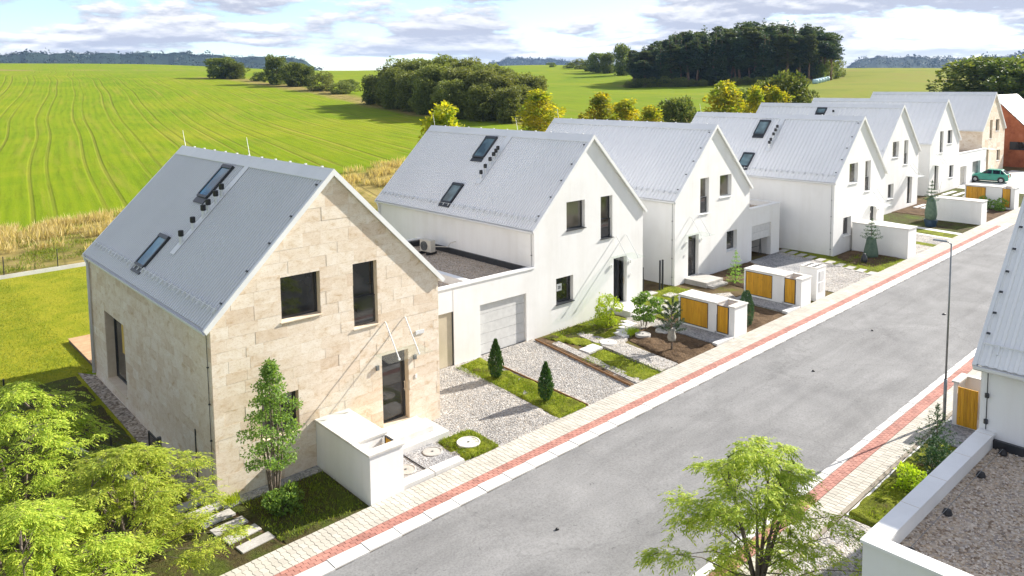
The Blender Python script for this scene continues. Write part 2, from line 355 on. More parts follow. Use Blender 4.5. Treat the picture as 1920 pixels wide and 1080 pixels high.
def asphaltmat():
    m, nt, N, L = newmat('aged_asphalt'); out = N('ShaderNodeOutputMaterial'); p = N('ShaderNodeBsdfPrincipled'); L(p.outputs[0], out.inputs[0]); pos = wpos(N)
    big = ramp(N, L, tnoise(N, L, pos, .32, 6, .62, .8), [(.3, (.175,.174,.174)), (.5, (.215,.214,.213)), (.72, (.262,.260,.259))])
    mp = N('ShaderNodeMapping'); mp.inputs['Scale'].default_value = (.18, 1.5, 1); mp.inputs['Rotation'].default_value = (0,0,.06); L(pos, mp.inputs[0])
    st = ramp(N, L, tnoise(N, L, mp.outputs[0], 1.0, 5, .6, .4), [(.33, (.88,.88,.88)), (.55, (1.03,1.03,1.03))])
    col = mixc(N, L, 1.0, big, st, 'MULTIPLY')
    fine = ramp(N, L, tnoise(N, L, pos, 16, 5, .8), [(.30, (.66,.66,.66)), (.5, (1,1,1)), (.7, (1.22,1.22,1.22))])
    col = mixc(N, L, .95, col, fine, 'MULTIPLY')
    sp = ramp(N, L, tnoise(N, L, pos, 5.5, 4, .7, .6), [(.29, (.42,.42,.42)), (.36, (1,1,1))])
    col = mixc(N, L, .75, col, sp, 'MULTIPLY')
    # fine cracks across and along the carriageway
    cm = N('ShaderNodeMapping'); cm.inputs['Scale'].default_value = (.09, .16, 1); L(pos, cm.inputs[0])
    ds = N('ShaderNodeVectorMath'); ds.operation = 'ADD'; L(cm.outputs[0], ds.inputs[0])
    nz = N('ShaderNodeTexNoise'); nz.inputs['Scale'].default_value = 1.4; nz.inputs['Detail'].default_value = 6; L(pos, nz.inputs['Vector'])
    sc_ = N('ShaderNodeVectorMath'); sc_.operation = 'SCALE'; sc_.inputs['Scale'].default_value = .09; L(nz.outputs['Color'], sc_.inputs[0]); L(sc_.outputs[0], ds.inputs[1])
    cv = N('ShaderNodeTexVoronoi'); cv.feature = 'DISTANCE_TO_EDGE'; cv.inputs['Scale'].default_value = 1.0; L(ds.outputs[0], cv.inputs['Vector'])
    ck = ramp(N, L, cv.outputs['Distance'], [(.0, (.80,.80,.80)), (.004, (1,1,1))])
    col = mixc(N, L, .8, col, ck, 'MULTIPLY')
    L(col, p.inputs['Base Color']); p.inputs['Roughness'].default_value = .93; p.inputs['Specular IOR Level'].default_value = .25
    b = N('ShaderNodeBump'); b.inputs['Strength'].default_value = .45; b.inputs['Distance'].default_value = .012; L(tnoise(N, L, pos, 45, 4, .75), b.inputs['Height']); L(b.outputs[0], p.inputs['Normal'])
    return m
M['asphalt'] = asphaltmat()
def grassmat(name, cols, scale=.8, bump=1.0, bs=6.0):
    m, nt, N, L = newmat(name); out = N('ShaderNodeOutputMaterial'); p = N('ShaderNodeBsdfPrincipled'); L(p.outputs[0], out.inputs[0]); pos = wpos(N)
    a = ramp(N, L, tnoise(N, L, pos, scale, 6, .65, .5), [(.25+.5*i/(len(cols)-1), c) for i, c in enumerate(cols)])
    f = ramp(N, L, tnoise(N, L, pos, bs*2.2, 5, .75), [(.3, (.5,.5,.45)), (.5, (1,1,1)), (.7, (1.35,1.3,1.1))])
    col = mixc(N, L, .85, a, f, 'MULTIPLY')
    L(col, p.inputs['Base Color']); p.inputs['Roughness'].default_value = .95; p.inputs['Specular IOR Level'].default_value = .12
    b = N('ShaderNodeBump'); b.inputs['Strength'].default_value = bump; b.inputs['Distance'].default_value = .12; L(tnoise(N, L, pos, bs, 6, .72), b.inputs['Height']); L(b.outputs[0], p.inputs['Normal'])
    return m
M['lawn'] = grassmat('yellow_green_lawn', [(.13,.165,.008), (.21,.235,.010), (.28,.275,.018), (.165,.195,.009)], .5, .7, 7)
M['bedgrass'] = grassmat('young_bed_grass', [(.085,.06,.03), (.12,.14,.014), (.21,.24,.018), (.15,.19,.014)], 1.3, 1.0, 7)
M['weeds_and_lawn_shade'] = grassmat('weedy_soil_and_lawn_shade', [(.050,.038,.020), (.075,.060,.026), (.075,.095,.018), (.12,.15,.02)], .9, 1.0, 6)  # weedy soil of the beds, also painted shade on the side lawn
M['lf_fore'] = leafmat('pale_green_leaflets', (.21,.33,.028), (.56,.63,.09), .42)
M['lf_young'] = leafmat('fresh_green_leaves', (.12,.24,.05), (.27,.42,.09), .45)
M['lf_thuja'] = leafmat('thuja_scales', (.03,.085,.025), (.08,.16,.035), .25)
M['lf_shrub'] = leafmat('bright_shrub_leaves', (.24,.36,.015), (.48,.58,.05), .45)
M['lf_fir'] = leafmat('fir_needles', (.028,.07,.038), (.075,.14,.055), .2)
M['lf_willow'] = leafmat('olive_willow_leaves', (.10,.135,.035), (.26,.285,.08), .35, (.19,.215,.06), .25)
M['lf_broad'] = leafmat('dark_broad_leaves', (.06,.11,.03), (.22,.25,.06), .36)
M['lf_yellow'] = leafmat('autumn_yellow_leaves', (.33,.33,.02), (.62,.49,.03), .5, (.22,.30,.025), .5)
M['lf_pine'] = leafmat('pine_needles', (.026,.065,.042), (.09,.14,.065), .2, (.13,.17,.06), .12)  # last colour imitates lit clumps in the crowns
M['lf_pine2'] = leafmat('sun_painted_pine_needles', (.06,.085,.025), (.17,.18,.06), .25, (.10,.13,.05), .2)  # lighter copy of the needles, sunlight put into the colour
M['lf_hill'] = leafmat('far_forest', (.012,.026,.020), (.03,.05,.03), .1)
M['dry'] = leafmat('dry_grass_blades', (.42,.34,.14), (.70,.60,.32), .45)
M['blade'] = leafmat('green_grass_blades', (.10,.16,.012), (.26,.30,.03), .35)
M['hill'] = stdmat('far_hill_woods', (.014,.028,.026), (.030,.048,.036), .006, .95, .0, 1, spec=.05)

def groundmat():
    m, nt, N, L = newmat('field_and_ground'); out = N('ShaderNodeOutputMaterial'); p = N('ShaderNodeBsdfPrincipled'); L(p.outputs[0], out.inputs[0]); pos = wpos(N)
    at = N('ShaderNodeVertexColor'); at.layer_name = 'zone'; sep = N('ShaderNodeSeparateColor'); L(at.outputs[0], sep.inputs[0])
    sx = N('ShaderNodeSeparateXYZ'); L(pos, sx.inputs[0])
    # tractor lines: coordinate across the sowing direction
    wob = tnoise(N, L, pos, .009, 1, .4)
    u = mathn(N, L, 'ADD', mathn(N, L, 'SUBTRACT', mathn(N, L, 'MULTIPLY', sx.outputs[0], .981), mathn(N, L, 'MULTIPLY', sx.outputs[1], .193)), mathn(N, L, 'MULTIPLY', wob, 9.0))
    vv = mathn(N, L, 'ADD', mathn(N, L, 'MULTIPLY', sx.outputs[1], .981), mathn(N, L, 'MULTIPLY', sx.outputs[0], .193))
    cell = mathn(N, L, 'MODULO', mathn(N, L, 'ADD', u, 4000.0), 6.0)
    def line(c, w):
        d = mathn(N, L, 'ABSOLUTE', mathn(N, L, 'SUBTRACT', cell, c)); mr = N('ShaderNodeMapRange'); mr.interpolation_type = 'SMOOTHSTEP'; L(d, mr.inputs[0])
        mr.inputs[1].default_value = w*.3; mr.inputs[2].default_value = w; mr.inputs[3].default_value = 1; mr.inputs[4].default_value = 0; return mr.outputs[0]
    ln = mathn(N, L, 'MAXIMUM', line(2.0, .30), line(3.8, .30))
    cu = N('ShaderNodeCombineXYZ'); L(mathn(N, L, 'MULTIPLY', u, .55), cu.inputs[0]); L(mathn(N, L, 'MULTIPLY', vv, .02), cu.inputs[1])
    br = ramp(N, L, tnoise(N, L, cu.outputs[0], .35, 4, .6), [(.30, (.15,.15,.15)), (.58, (1,1,1))])
    ln = mathn(N, L, 'MULTIPLY', ln, br)
    crop = ramp(N, L, tnoise(N, L, pos, .03, 6, .68, .8), [(.3, (.122,.198,.003)), (.5, (.160,.225,.004)), (.7, (.218,.246,.010))])
    cu2 = N('ShaderNodeCombineXYZ'); L(u, cu2.inputs[0]); L(mathn(N, L, 'MULTIPLY', vv, .06), cu2.inputs[1])
    strk = ramp(N, L, tnoise(N, L, cu2.outputs[0], 1.3, 5, .7), [(.33, (.74,.72,.62)), (.5, (1,1,1)), (.7, (1.13,1.08,1.0))])
    crop = mixc(N, L, .8, crop, strk, 'MULTIPLY')
    bare = ramp(N, L, tnoise(N, L, cu2.outputs[0], .5, 5, .65, .5), [(.52, (0,0,0)), (.72, (.6,.6,.6))])
    crop = mixc(N, L, bare, crop, (.27,.235,.04))
    rw = mathn(N, L, 'SINE', mathn(N, L, 'MULTIPLY', u, 5.2)); rwm = tnoise(N, L, cu2.outputs[0], .25, 3, .6)
    rf = mathn(N, L, 'ADD', mathn(N, L, 'MULTIPLY', mathn(N, L, 'MULTIPLY', rw, rwm), .15), 1.0); cr_ = N('ShaderNodeCombineColor'); L(rf, cr_.inputs[0]); L(mathn(N, L, 'ADD', mathn(N, L, 'MULTIPLY', rf, .6), .4), cr_.inputs[1]); L(rf, cr_.inputs[2])
    crop = mixc(N, L, 1.0, crop, cr_.outputs[0], 'MULTIPLY')
    crop = mixc(N, L, mathn(N, L, 'MULTIPLY', ln, .5), crop, (.17,.15,.028))
    rough = ramp(N, L, tnoise(N, L, pos, .35, 6, .68, .6), [(.28, (.12,.13,.02)), (.45, (.20,.165,.05)), (.6, (.30,.235,.085)), (.75, (.17,.18,.022))])
    olive = ramp(N, L, tnoise(N, L, pos, .06, 6, .65, .6), [(.3, (.13,.16,.016)), (.5, (.185,.205,.022)), (.7, (.20,.17,.035))])
    soil = ramp(N, L, tnoise(N, L, pos, 1.2, 6, .65), [(.3, (.07,.05,.026)), (.5, (.12,.085,.045)), (.7, (.11,.115,.02))])
    col = mixc(N, L, sep.outputs[2], crop, olive); col = mixc(N, L, sep.outputs[0], col, rough); col = mixc(N, L, sep.outputs[1], col, soil)
    L(col, p.inputs['Base Color']); p.inputs['Roughness'].default_value = .97; p.inputs['Specular IOR Level'].default_value = .08
    b = N('ShaderNodeBump'); b.inputs['Strength'].default_value = .6; b.inputs['Distance'].default_value = .12
    L(mathn(N, L, 'SUBTRACT', tnoise(N, L, pos, 3.0, 5, .7), mathn(N, L, 'MULTIPLY', ln, .8)), b.inputs['Height']); L(b.outputs[0], p.inputs['Normal'])
    return m
M['ground'] = groundmat()

# ------------------------------------------------------------------ terrain
CT = [(4.3,52.4,-.1),(8.5,97.2,2.6),(83.9,621.8,29.7),(183,599.7,29.4),(270,510,22.1),(77.3,420,20.7),(101.8,257.6,14.8),(100.5,214.8,12.1),
      (93.3,139.3,7.3),(83,97.8,5.3),(88.2,80.4,4.8),(195,141,10.7),(221.4,101.4,11.5),(212.6,182,13.1),(370,110,17.3),(293.6,113,16.4),(179.4,49.2,9.5),
      (74.7,51.3,4.2),(369,379,25.2),(20,260,13.5),(45,160,6.8),(-60,60,0),(-60,150,4),(-100,300,14),(-150,620,29),(-60,-60,-1),(0,-90,-1),(60,-80,0),(130,-60,2),
      (130,10,3.0),(250,-40,8),(420,-100,12),(120,30,4.5),(-200,0,0),(-300,300,14),(420,250,20),(560,300,22),(-200,-200,-1),(200,-250,4)]
_c = np.array(CT, float); _n = len(_c)
def _phi(r): return np.where(r > 1e-6, r*r*np.log(np.maximum(r, 1e-6)), 0.0)
_s = 100.0
_d = np.hypot(_c[:,None,0]-_c[None,:,0], _c[:,None,1]-_c[None,:,1])/_s
_A = np.zeros((_n+3, _n+3)); _A[:_n,:_n] = _phi(_d)+np.eye(_n)*.004; _A[:_n,_n] = 1; _A[:_n,_n+1:] = _c[:,:2]/_s; _A[_n:,:_n] = _A[:_n,_n:].T
_w = np.linalg.solve(_A, np.concatenate([_c[:,2], np.zeros(3)]))
def terrain(x, y):
    x = np.asarray(x, float); y = np.asarray(y, float); sh = x.shape; x = x.ravel(); y = y.ravel()
    r = np.hypot(x+7.6, y+21.7); k = np.minimum(1.0, 640/np.maximum(r, 1)); xx = -7.6+(x+7.6)*k; yy = -21.7+(y+21.7)*k
    d = np.hypot(xx[:,None]-_c[None,:,0], yy[:,None]-_c[None,:,1])/_s
    z = _phi(d)@_w[:_n]+_w[_n]+xx/_s*_w[_n+1]+yy/_s*_w[_n+2]
    z = np.clip(z, -3, 40); z = z*np.clip(1-(r-640)/2500, 0, 1)-np.clip((r-660)/600, 0, 1)*6
    dx = np.maximum(np.maximum(-25-x, x-108), 0); dy = np.maximum(np.maximum(-40-y, y-38), 0); t = np.clip(np.hypot(dx, dy)/22, 0, 1); t = t*t*(3-2*t)
    flat = G0+G1*np.clip(x, -25, 108)-.035
    return (flat*(1-t)+z*t).reshape(sh)
def tz(x, y): return float(terrain([x], [y])[0])
def az(u): return YAW-math.atan((u-CXP)/FPX)
def pol(u, d): a = az(u); return (CAM[0]+d*math.cos(a), CAM[1]+d*math.sin(a))
ROW = [pol(380, 305), pol(430, 300), pol(520, 262), pol(600, 235), pol(690, 195), pol(800, 160), pol(1000, 140)]
def seg_dist(x, y, P):
    best = np.full(x.shape, 1e9)
    for (ax, ay), (bx, by) in zip(P[:-1], P[1:]):
        vx, vy = bx-ax, by-ay; t = np.clip(((x-ax)*vx+(y-ay)*vy)/(vx*vx+vy*vy), 0, 1); best = np.minimum(best, np.hypot(x-ax-t*vx, y-ay-t*vy))
    return best
def ground():
    na = 420; rr = np.concatenate([[0], np.geomspace(3, 3900, 200)]); nr = len(rr)
    # finer angular steps where the street looks, coarser behind
    th = np.linspace(0, 2*math.pi, na, endpoint=False)
    th = YAW+math.pi+(th+.0) ; warp = th-YAW-2*math.pi; th = YAW+np.sign(warp)*np.abs(warp/math.pi)**1.6*math.pi
    X = CAM[0]+rr[1:,None]*np.cos(th)[None,:]; Y = CAM[1]+rr[1:,None]*np.sin(th)[None,:]
    Z = terrain(X, Y)
    rng = np.random.default_rng(3)
    V = np.concatenate([[[CAM[0], CAM[1], tz(CAM[0], CAM[1])]], np.stack([X, Y, Z], -1).reshape(-1, 3)])
    faces = [(0, 1+i, 1+(i+1) % na) for i in range(na)]
    for k in range(nr-2):
        a = 1+k*na; b = a+na
        for i in range(na):
            j = (i+1) % na; faces.append((a+i, b+i, b+j, a+j))
    me = bpy.data.meshes.new('ground'); me.from_pydata(V.tolist(), [], faces); me.update()
    me.polygons.foreach_set('use_smooth', [True]*len(me.polygons)); me.materials.append(M['ground'])
    x, y = V[:,0], V[:,1]
    n1 = np.sin(x*.13+1.3*np.sin(y*.07))*1.6+np.sin(y*.21+x*.05)*1.2
    edge = 54+n1*.9+np.clip(x-20, 0, 60)*.12
    rough = ((y > 36.5) & (y < edge) & (x > -60) & (x < 125)).astype(float)
    dR = seg_dist(x, y, ROW); rough = np.maximum(rough, np.clip((5.5+n1*.6-dR)/2.5, 0, 1))
    bl = seg_dist(x, y, [pol(-40, 470), pol(60, 455), pol(220, 470), pol(400, 520), pol(640, 560), pol(720, 560)]); rough = np.maximum(rough, np.clip((4.5-bl)/2, 0, 1))
    pit = np.hypot((x-pol(10, 440)[0])/14, (y-pol(10, 440)[1])/20); rough = np.maximum(rough, np.clip((1.1-pit)*3, 0, 1))
    r = np.hypot(x-CAM[0], y-CAM[1]); ang = np.arctan2(y-CAM[1], x-CAM[0])
    olive = np.clip((az(1490)-ang)*40, 0, 1)*(r > 120)*(ang > -1.2)
    olive = np.maximum(olive, np.clip((r-700)/200, 0, 1)*.6)
    fl = seg_dist(x, y, [pol(1180, 262), pol(1300, 262), pol(1480, 255), pol(1560, 285)]); rough = np.maximum(rough, np.clip((5-fl)/3, 0, 1))
    soil = ((x > -25) & (x < 108) & (y > -17) & (y < 8)).astype(float)
    zc = np.zeros((len(V), 4)); zc[:,0] = rough; zc[:,1] = soil; zc[:,2] = olive; zc[:,3] = 1
    a = me.color_attributes.new('zone', 'FLOAT_COLOR', 'POINT'); a.data.foreach_set('color', zc.ravel())
    o = link('ground', me, kind='structure')
ground()

def hill(name, us, tops, d, depth, seed, treeh, label):
    """a wooded ridge far away, with its own back slope, and crowns standing along its crest"""
    rnd = random.Random(seed); b = MB(); rows = []
    n = 90; crest = []
    for i in range(n+1):
        t = i/n; u = us[0]+(us[-1]-us[0])*t
        h = float(np.interp(u, us, tops))+1.3*math.sin(u*.09+seed)+.8*math.sin(u*.23+2*seed); zc = CAM[2]+(154-h+(985-u)*.0090)*d/FPX
        e_ = min(1.0, min(t, 1-t)/.10); e_ = e_*e_*(3-2*e_); zc = -9+(zc+9)*e_
        x, y = pol(u, d); x0, y0 = pol(u, d-depth); x1, y1 = pol(u, d+depth)
        crest.append((x, y, zc)); rows.append([(x0, y0, -8.5), pol(u, d-depth*.5)+((zc-8)*.62,), (x, y, zc), (x1, y1, -8.5)])
    for i in range(n):
        for k in range(3): b.poly([rows[i][k], rows[i+1][k], rows[i+1][k+1], rows[i][k+1]])
    for i in range(4): pass
    o = b.build(name, M['hill'], kind='structure', smooth=True)
    return crest
C1 = hill('far_hills', [-330, -120, 0, 60, 150, 220, 330, 370, 440, 520, 600, 665], [126, 114, 113, 108, 107, 106, 103, 104, 108, 108.5, 113, 119], 2100, 420, 5, 10, '')
C2 = hill('far_hills', [900, 950, 985, 1020, 1060, 1120], [119, 110, 107, 110, 112, 119], 3400, 320, 6, 12, '')
C3 = hill('far_hills', [1540, 1600, 1680, 1730, 1800, 1880, 2000, 2250], [118, 112, 109, 111, 114, 110, 104, 108], 2500, 420, 8, 12, '')

# ------------------------------------------------------------------ leaves and trees
def leafcloud(name, P, D, size, mat, aspect=.5, rng=RNG, up=.0, fold=False):
    """rhombic leaves at P, long axis about D"""
    n = len(P); D = D/np.maximum(np.linalg.norm(D, axis=1, keepdims=True), 1e-6)
    r = rng.normal(size=(n,3)); r[:,2] += up; s = np.cross(D, r); s /= np.maximum(np.linalg.norm(s, axis=1, keepdims=True), 1e-6)
    L_ = (size if np.ndim(size) else np.full(n, size))[:,None]
    a = P; b = P+D*L_*.45+s*L_*aspect*.5; c = P+D*L_; d = P+D*L_*.45-s*L_*aspect*.5
    V = np.stack([a,b,c,d], 1).reshape(-1,3).astype(np.float32)
    me = bpy.data.meshes.new(name); me.vertices.add(4*n); me.vertices.foreach_set('co', V.ravel())
    me.loops.add(4*n); me.loops.foreach_set('vertex_index', np.arange(4*n, dtype=np.int32))
    me.polygons.add(n); me.polygons.foreach_set('loop_start', np.arange(0, 4*n, 4, dtype=np.int32)); me.polygons.foreach_set('loop_total', np.full(n, 4, np.int32))
    me.update(); me.validate(); me.materials.append(mat); return me
def unit(rng, n):
    v = rng.normal(size=(n,3)); return v/np.linalg.norm(v, axis=1, keepdims=True)

def lobed_crown(name, rng, W, H, nl, n, size, mat, z0, droop=.0, flat=1.0, shape='round', aspect=.6, ls=1.0):
    """clumps through a crown's volume: nl lobes, leaves on the outer part of every lobe"""
    cs, rs = [], []
    for i in range(nl):
        t = (i+.5)/nl
        if shape == 'round':
            ph = i*2.399963; zt = .5+.45*math.cos(math.pi*t); rad = W/2*.82*math.sqrt(max(0, 1-(2*zt-1)**2*.8))*rng.uniform(.55, 1.0)
        elif shape == 'cone':
            ph = i*2.399963; zt = t*.92+.04; rad = W/2*(1-zt)*.75*rng.uniform(.6, 1.1)
        elif shape == 'birch':
            ph = i*2.399963; zt = .06+.92*t; rad = W/2*.9*math.sin(math.pi*min(1, .22+zt*.74))*rng.uniform(.25, 1.0)*(1.0 if zt < .7 else .8)
        elif shape == 'umbrella':
            ph = i*2.399963; zt = .35+.6*rng.random(); rad = W/2*.7*rng.uniform(.2, 1.0)*(1.1-.5*zt)
        else:
            ph = i*2.399963; zt = .1+.85*t; rad = W/2*.55*math.sin(math.pi*min(1, .18+zt*.8))*rng.uniform(.5, 1.1)
        jit = rng.uniform(.55, 1.22) if shape in ('round', 'birch', 'oval') else 1.0; ph += rng.uniform(-.5, .5)
        cs.append((rad*jit*math.cos(ph), rad*jit*math.sin(ph), z0+zt*H*rng.uniform(.90, 1.06))); 
        rs.append(ls*W*.5*rng.uniform(.15, .42)*(1 if shape != 'cone' else (1.05-zt)*1.0+.10))
    cs = np.array(cs); rs = np.array(rs)
    w = rs**2; k = rng.choice(nl, n, p=w/w.sum()); dirs = unit(rng, n); dirs[:,2] = dirs[:,2]*.9+.12
    rad = rs[k]*rng.uniform(.55, 1.0, n)**.6*np.where(rng.random(n) < .16, rng.uniform(1.05, 1.45, n), 1.0)
    P = cs[k]+dirs*rad[:,None]*np.array([1,1,flat])
    D = dirs+unit(rng, n)*.8; D[:,2] -= droop
    return leafcloud(name, P.astype(np.float32), D, size*rng.uniform(.6, 1.4, n), mat, aspect, rng, up=.6)

def trunk_mesh(rng, h, r, limbs, mat, spread, z_first=.35, lean=0.0):
    b = MB(); pts = [(0,0,-.4)]; x = y = 0
    for i in range(1, 6): x += rng.normal()*h*.012+lean*h/5; y += rng.normal()*h*.012; pts.append((x, y, h*i/5))
    b.tube(pts, [r*1.15, r, r*.85, r*.65, r*.42, r*.15], 7)
    for i in range(limbs):
        t = z_first+(.95-z_first)*(i+.5)/limbs; z = t*h; ph = i*2.4; l = spread*(1.1-t*.7); bx, by = np.interp(z, [p[2] for p in pts], [p[0] for p in pts]), np.interp(z, [p[2] for p in pts], [p[1] for p in pts])
        b.tube([(bx,by,z), (bx+math.cos(ph)*l*.5, by+math.sin(ph)*l*.5, z+l*.28), (bx+math.cos(ph)*l, by+math.sin(ph)*l, z+l*.45)], [r*.38, r*.24, r*.06], 5)
    return b.mesh('trunk', mat, True)

class TreeKind:
    def __init__(s, trunk, crown, name): s.t = trunk; s.c = crown; s.name = name
    def put(s, x, y, z, scale, rz, label, cat='tree', group=None, sz=1.0, mat=None):
        o = thing(s.name, label, cat, (x, y, z), group, rz); o.scale = (scale, scale, scale*sz)
        if s.t: link('trunk', s.t, o)
        link('crown', s.c, o)
        return o
rngT = np.random.default_rng(11)
def kind(name, W, H, z0, nl, n, size, mat, trunk_h, trunk_r, limbs=6, bark=None, **kw):
    t = trunk_mesh(rngT, trunk_h, trunk_r, limbs, bark or M['bark'], W*.38) if trunk_h else None
    return TreeKind(t, lobed_crown('crown', rngT, W, H, nl, n, size, mat, z0, **kw), name)
K_will = [kind('willow_tree', 11, 10.5, .4, 90, 14000, .46, M['lf_willow'], 8, .28, droop=.5, ls=.68) for _ in range(3)]
K_broad = [kind('broadleaf_tree', 9, 7.4, .5, 70, 9000, .44, M['lf_broad'], 6, .25, ls=.72) for _ in range(2)]
K_yel = [kind('birch_tree', 5.5, 7.6, .2, 80, 5600, .30, M['lf_yellow'], 7, .14, droop=.35, shape='birch', ls=.60) for _ in range(2)]
K_pine = [kind('pine_tree', 6.0, 13.0, 5.0, 70, 5200, .46, M['lf_pine'], 17.5, .24, 9, M['pinebark'], flat=.75, shape='oval', ls=.62),
          kind('pine_tree', 8.0, 10.5, 8.0, 40, 3400, .46, M['lf_pine'], 17.5, .26, 8, M['pinebark'], flat=.6, shape='umbrella', ls=.7),
          kind('spruce_tree', 5.5, 17.5, 1.2, 90, 5600, .46, M['lf_pine'], 17.5, .24, 4, M['pinebark'], flat=.6, shape='cone', droop=.3, ls=.72),
          kind('pine_tree', 5.0, 12.0, 6.5, 60, 4200, .46, M['lf_pine2'], 17.5, .20, 8, M['pinebark'], flat=.75, shape='oval', ls=.62)]
K_bush = [kind('field_shrub', 5, 3.4, .1, 14, 3000, .32, M['lf_broad'], 2.2, .1, 4), kind('grey_shrub', 7, 5.5, .2, 18, 3500, .4, M['lf_willow'], 3.5, .12, 5, droop=.3)]

KW = {}
def put_sized(K, u, d, vtop, wpx, R, lab, cat, grp=None):
    """a tree of this kind at bearing u and distance d whose crown is wpx wide and whose top stands at the height seen there"""
    x, y = pol(u, d); zb = tz(x, y)-.15; ztop = CAM[2]+(154+(985-u)*.0090-vtop)*d/FPX; h = max(1.2, ztop-zb); w = wpx*d/FPX
    bw, bh = KSIZE[K]; s = w/bw; return K.put(x, y, zb, s, R.uniform(0, 6), lab, cat, grp, h/(bh*s))
KSIZE = {}
for K in K_will+K_broad+K_yel+K_pine+K_bush:
    co = np.array([v.co for v in K.c.vertices]); KSIZE[K] = (float(np.percentile(co[:,:2], 98)*2.0), float(np.percentile(co[:,2], 99.7)))
def far_trees():
    R = random.Random(5); T, S = 'tree', 'shrub'
    H = 'hedgerow trees in the field'
    for u, d, vt, w, K, lab, cat in [(420, 300, 110, 44, K_broad[0], 'round dark broadleaf tree at the left end of the hedgerow in the green field', T), (446, 297, 117, 34, K_broad[1], 'smaller round tree leaning on the leftmost tree of the hedgerow', T),
            (522, 264, 105, 36, K_broad[1], 'tallest slim broadleaf tree in the middle of the hedgerow', T), (558, 256, 117, 38, K_broad[0], 'bushy olive tree just right of the slim tree in the hedgerow', T), (582, 257, 122, 24, K_broad[1], 'narrow dark tree squeezed behind the bushy olive tree', T),
            (606, 238, 133, 46, K_bush[1], 'grey leaning shrub at the right end of the hedgerow', S), (643, 226, 150, 42, K_bush[1], 'pale grey shrub before the brown bank at the hedgerow end', S), (655, 238, 147, 30, K_broad[0], 'low dark bush above the brown bank at the hedgerow end', T),
            (487, 282, 134, 26, K_bush[0], 'small low bush between two trees of the hedgerow', S), (700, 190, 140, 34, K_broad[1], 'dark rounded bush at the left foot of the big willow grove', T)]: put_sized(K, u, d, vt, w, R, lab, cat, H)
    for i, (u, d, vt, w) in enumerate([(735, 186, 118, 62), (764, 184, 108, 76), (800, 180, 107, 80), (838, 176, 109, 78), (872, 172, 108, 74), (908, 168, 112, 72), (942, 163, 118, 70), (975, 156, 130, 66), (1002, 150, 145, 58),
                                   (745, 176, 128, 62), (780, 168, 122, 72), (820, 162, 120, 78), (862, 156, 122, 80), (902, 152, 128, 76), (940, 148, 135, 70), (975, 144, 150, 60), (800, 160, 145, 60), (850, 150, 150, 66), (905, 145, 155, 66), (955, 140, 165, 60)]):
        put_sized(K_will[i % 3], u, d, vt+R.uniform(-4, 9), w*.9, R, 'olive green willow tree in the dense grove behind the houses', T, 'willows of the grove in the field')
    for u, d, vt, w, K, lab, cat in [(833, 68, 194, 84, K_yel[0], 'bright yellow autumn birch behind the first white roof', T), (1012, 112, 166, 74, K_yel[1], 'yellow drooping birch at the right end of the willow grove', T),
            (1126, 108, 172, 62, K_yel[1], 'golden birch left of the dark round tree behind the long white roof', T), (1174, 112, 184, 58, K_yel[0], 'smaller golden birch next to the golden birch behind the long white roof', T), (1222, 106, 196, 62, K_yel[1], 'low yellow birch close against the dark round tree', T),
            (1271, 114, 181, 60, K_broad[0], 'dark green round tree among yellow birches behind the roofs', T), (1358, 122, 152, 66, K_yel[0], 'tall yellow green birch before the dark wood', T), (1418, 118, 160, 48, K_yel[1], 'narrow yellow birch beside the dark round tree before the wood', T),
            (1452, 116, 160, 50, K_yel[0], 'slender yellow birch in front of the dark round tree', T), (1466, 134, 137, 78, K_broad[1], 'large dark round tree behind the slender yellow birches', T), (1502, 138, 162, 44, K_broad[0], 'small dark bush at the right of the large dark round tree', T),
            (1422, 150, 150, 66, K_bush[1], 'pale green bush behind the yellow birches', S), (1392, 136, 166, 50, K_bush[0], 'dull green bush between the tall birch and the wood', S),
            (1852, 178, 112, 112, K_broad[0], 'large spreading tree standing over the brick house roof', T), (1915, 172, 112, 100, K_broad[1], 'second large tree right of the spreading tree behind the brick house', T)]: put_sized(K, u, d, vt, w, R, lab, cat)
    for u, d, vt, w, K, lab, cat in [(1168, 330, 82, 30, K_broad[1], 'tall open crowned tree standing alone left of the dark wood', T), (1122, 360, 98, 34, K_broad[0], 'dark tree on the field brow left of the lone tall tree', T), (1140, 352, 98, 26, K_broad[1], 'second dark tree on the field brow close to the lone tall tree', T),
            (1088, 420, 108, 26, K_bush[1], 'rounded bush on the field brow below the far blue hills', S), (1068, 440, 115, 22, K_bush[0], 'low wide bush on the field brow below the far blue hills', S), (1036, 470, 115, 16, K_bush[0], 'tiny bush on the field brow furthest from the wood', S),
            (1104, 380, 110, 24, K_bush[0], 'bush on the field brow between the dark trees and the rounded bush', S)]: put_sized(K, u, d, vt, w, R, lab, cat)
    i = 0
    for row, (d0, us) in enumerate([(258, np.linspace(1190, 1552, 30)), (266, np.linspace(1198, 1550, 28)), (275, np.linspace(1192, 1556, 27)), (287, np.linspace(1204, 1552, 24)), (300, np.linspace(1214, 1548, 18))]):
        for u in us:
            uu = u+R.uniform(-5, 5); d = d0+R.uniform(-4, 4)+max(0, (uu-1480))*.16
            vt = float(np.interp(uu, [1175, 1215, 1240, 1262, 1300, 1350, 1420, 1460, 1520, 1545, 1575], [100, 90, 78, 68, 60, 54, 48, 50, 56, 66, 94]))+R.uniform(-5, 19)+(7 if row == 0 else 0)
            K = K_pine[(0, 2, 3, 1, 2, 0, 3, 2)[(i*5) % 8]]; i += 1
            if uu > 1538: K = K_pine[1]
            put_sized(K, uu, d, vt, R.uniform(22, 38), R, 'tall dark pine in the dense wood on the rise' if K is not K_pine[2] else 'pointed dark spruce in the dense wood on the rise', T, 'conifers of the dark wood')
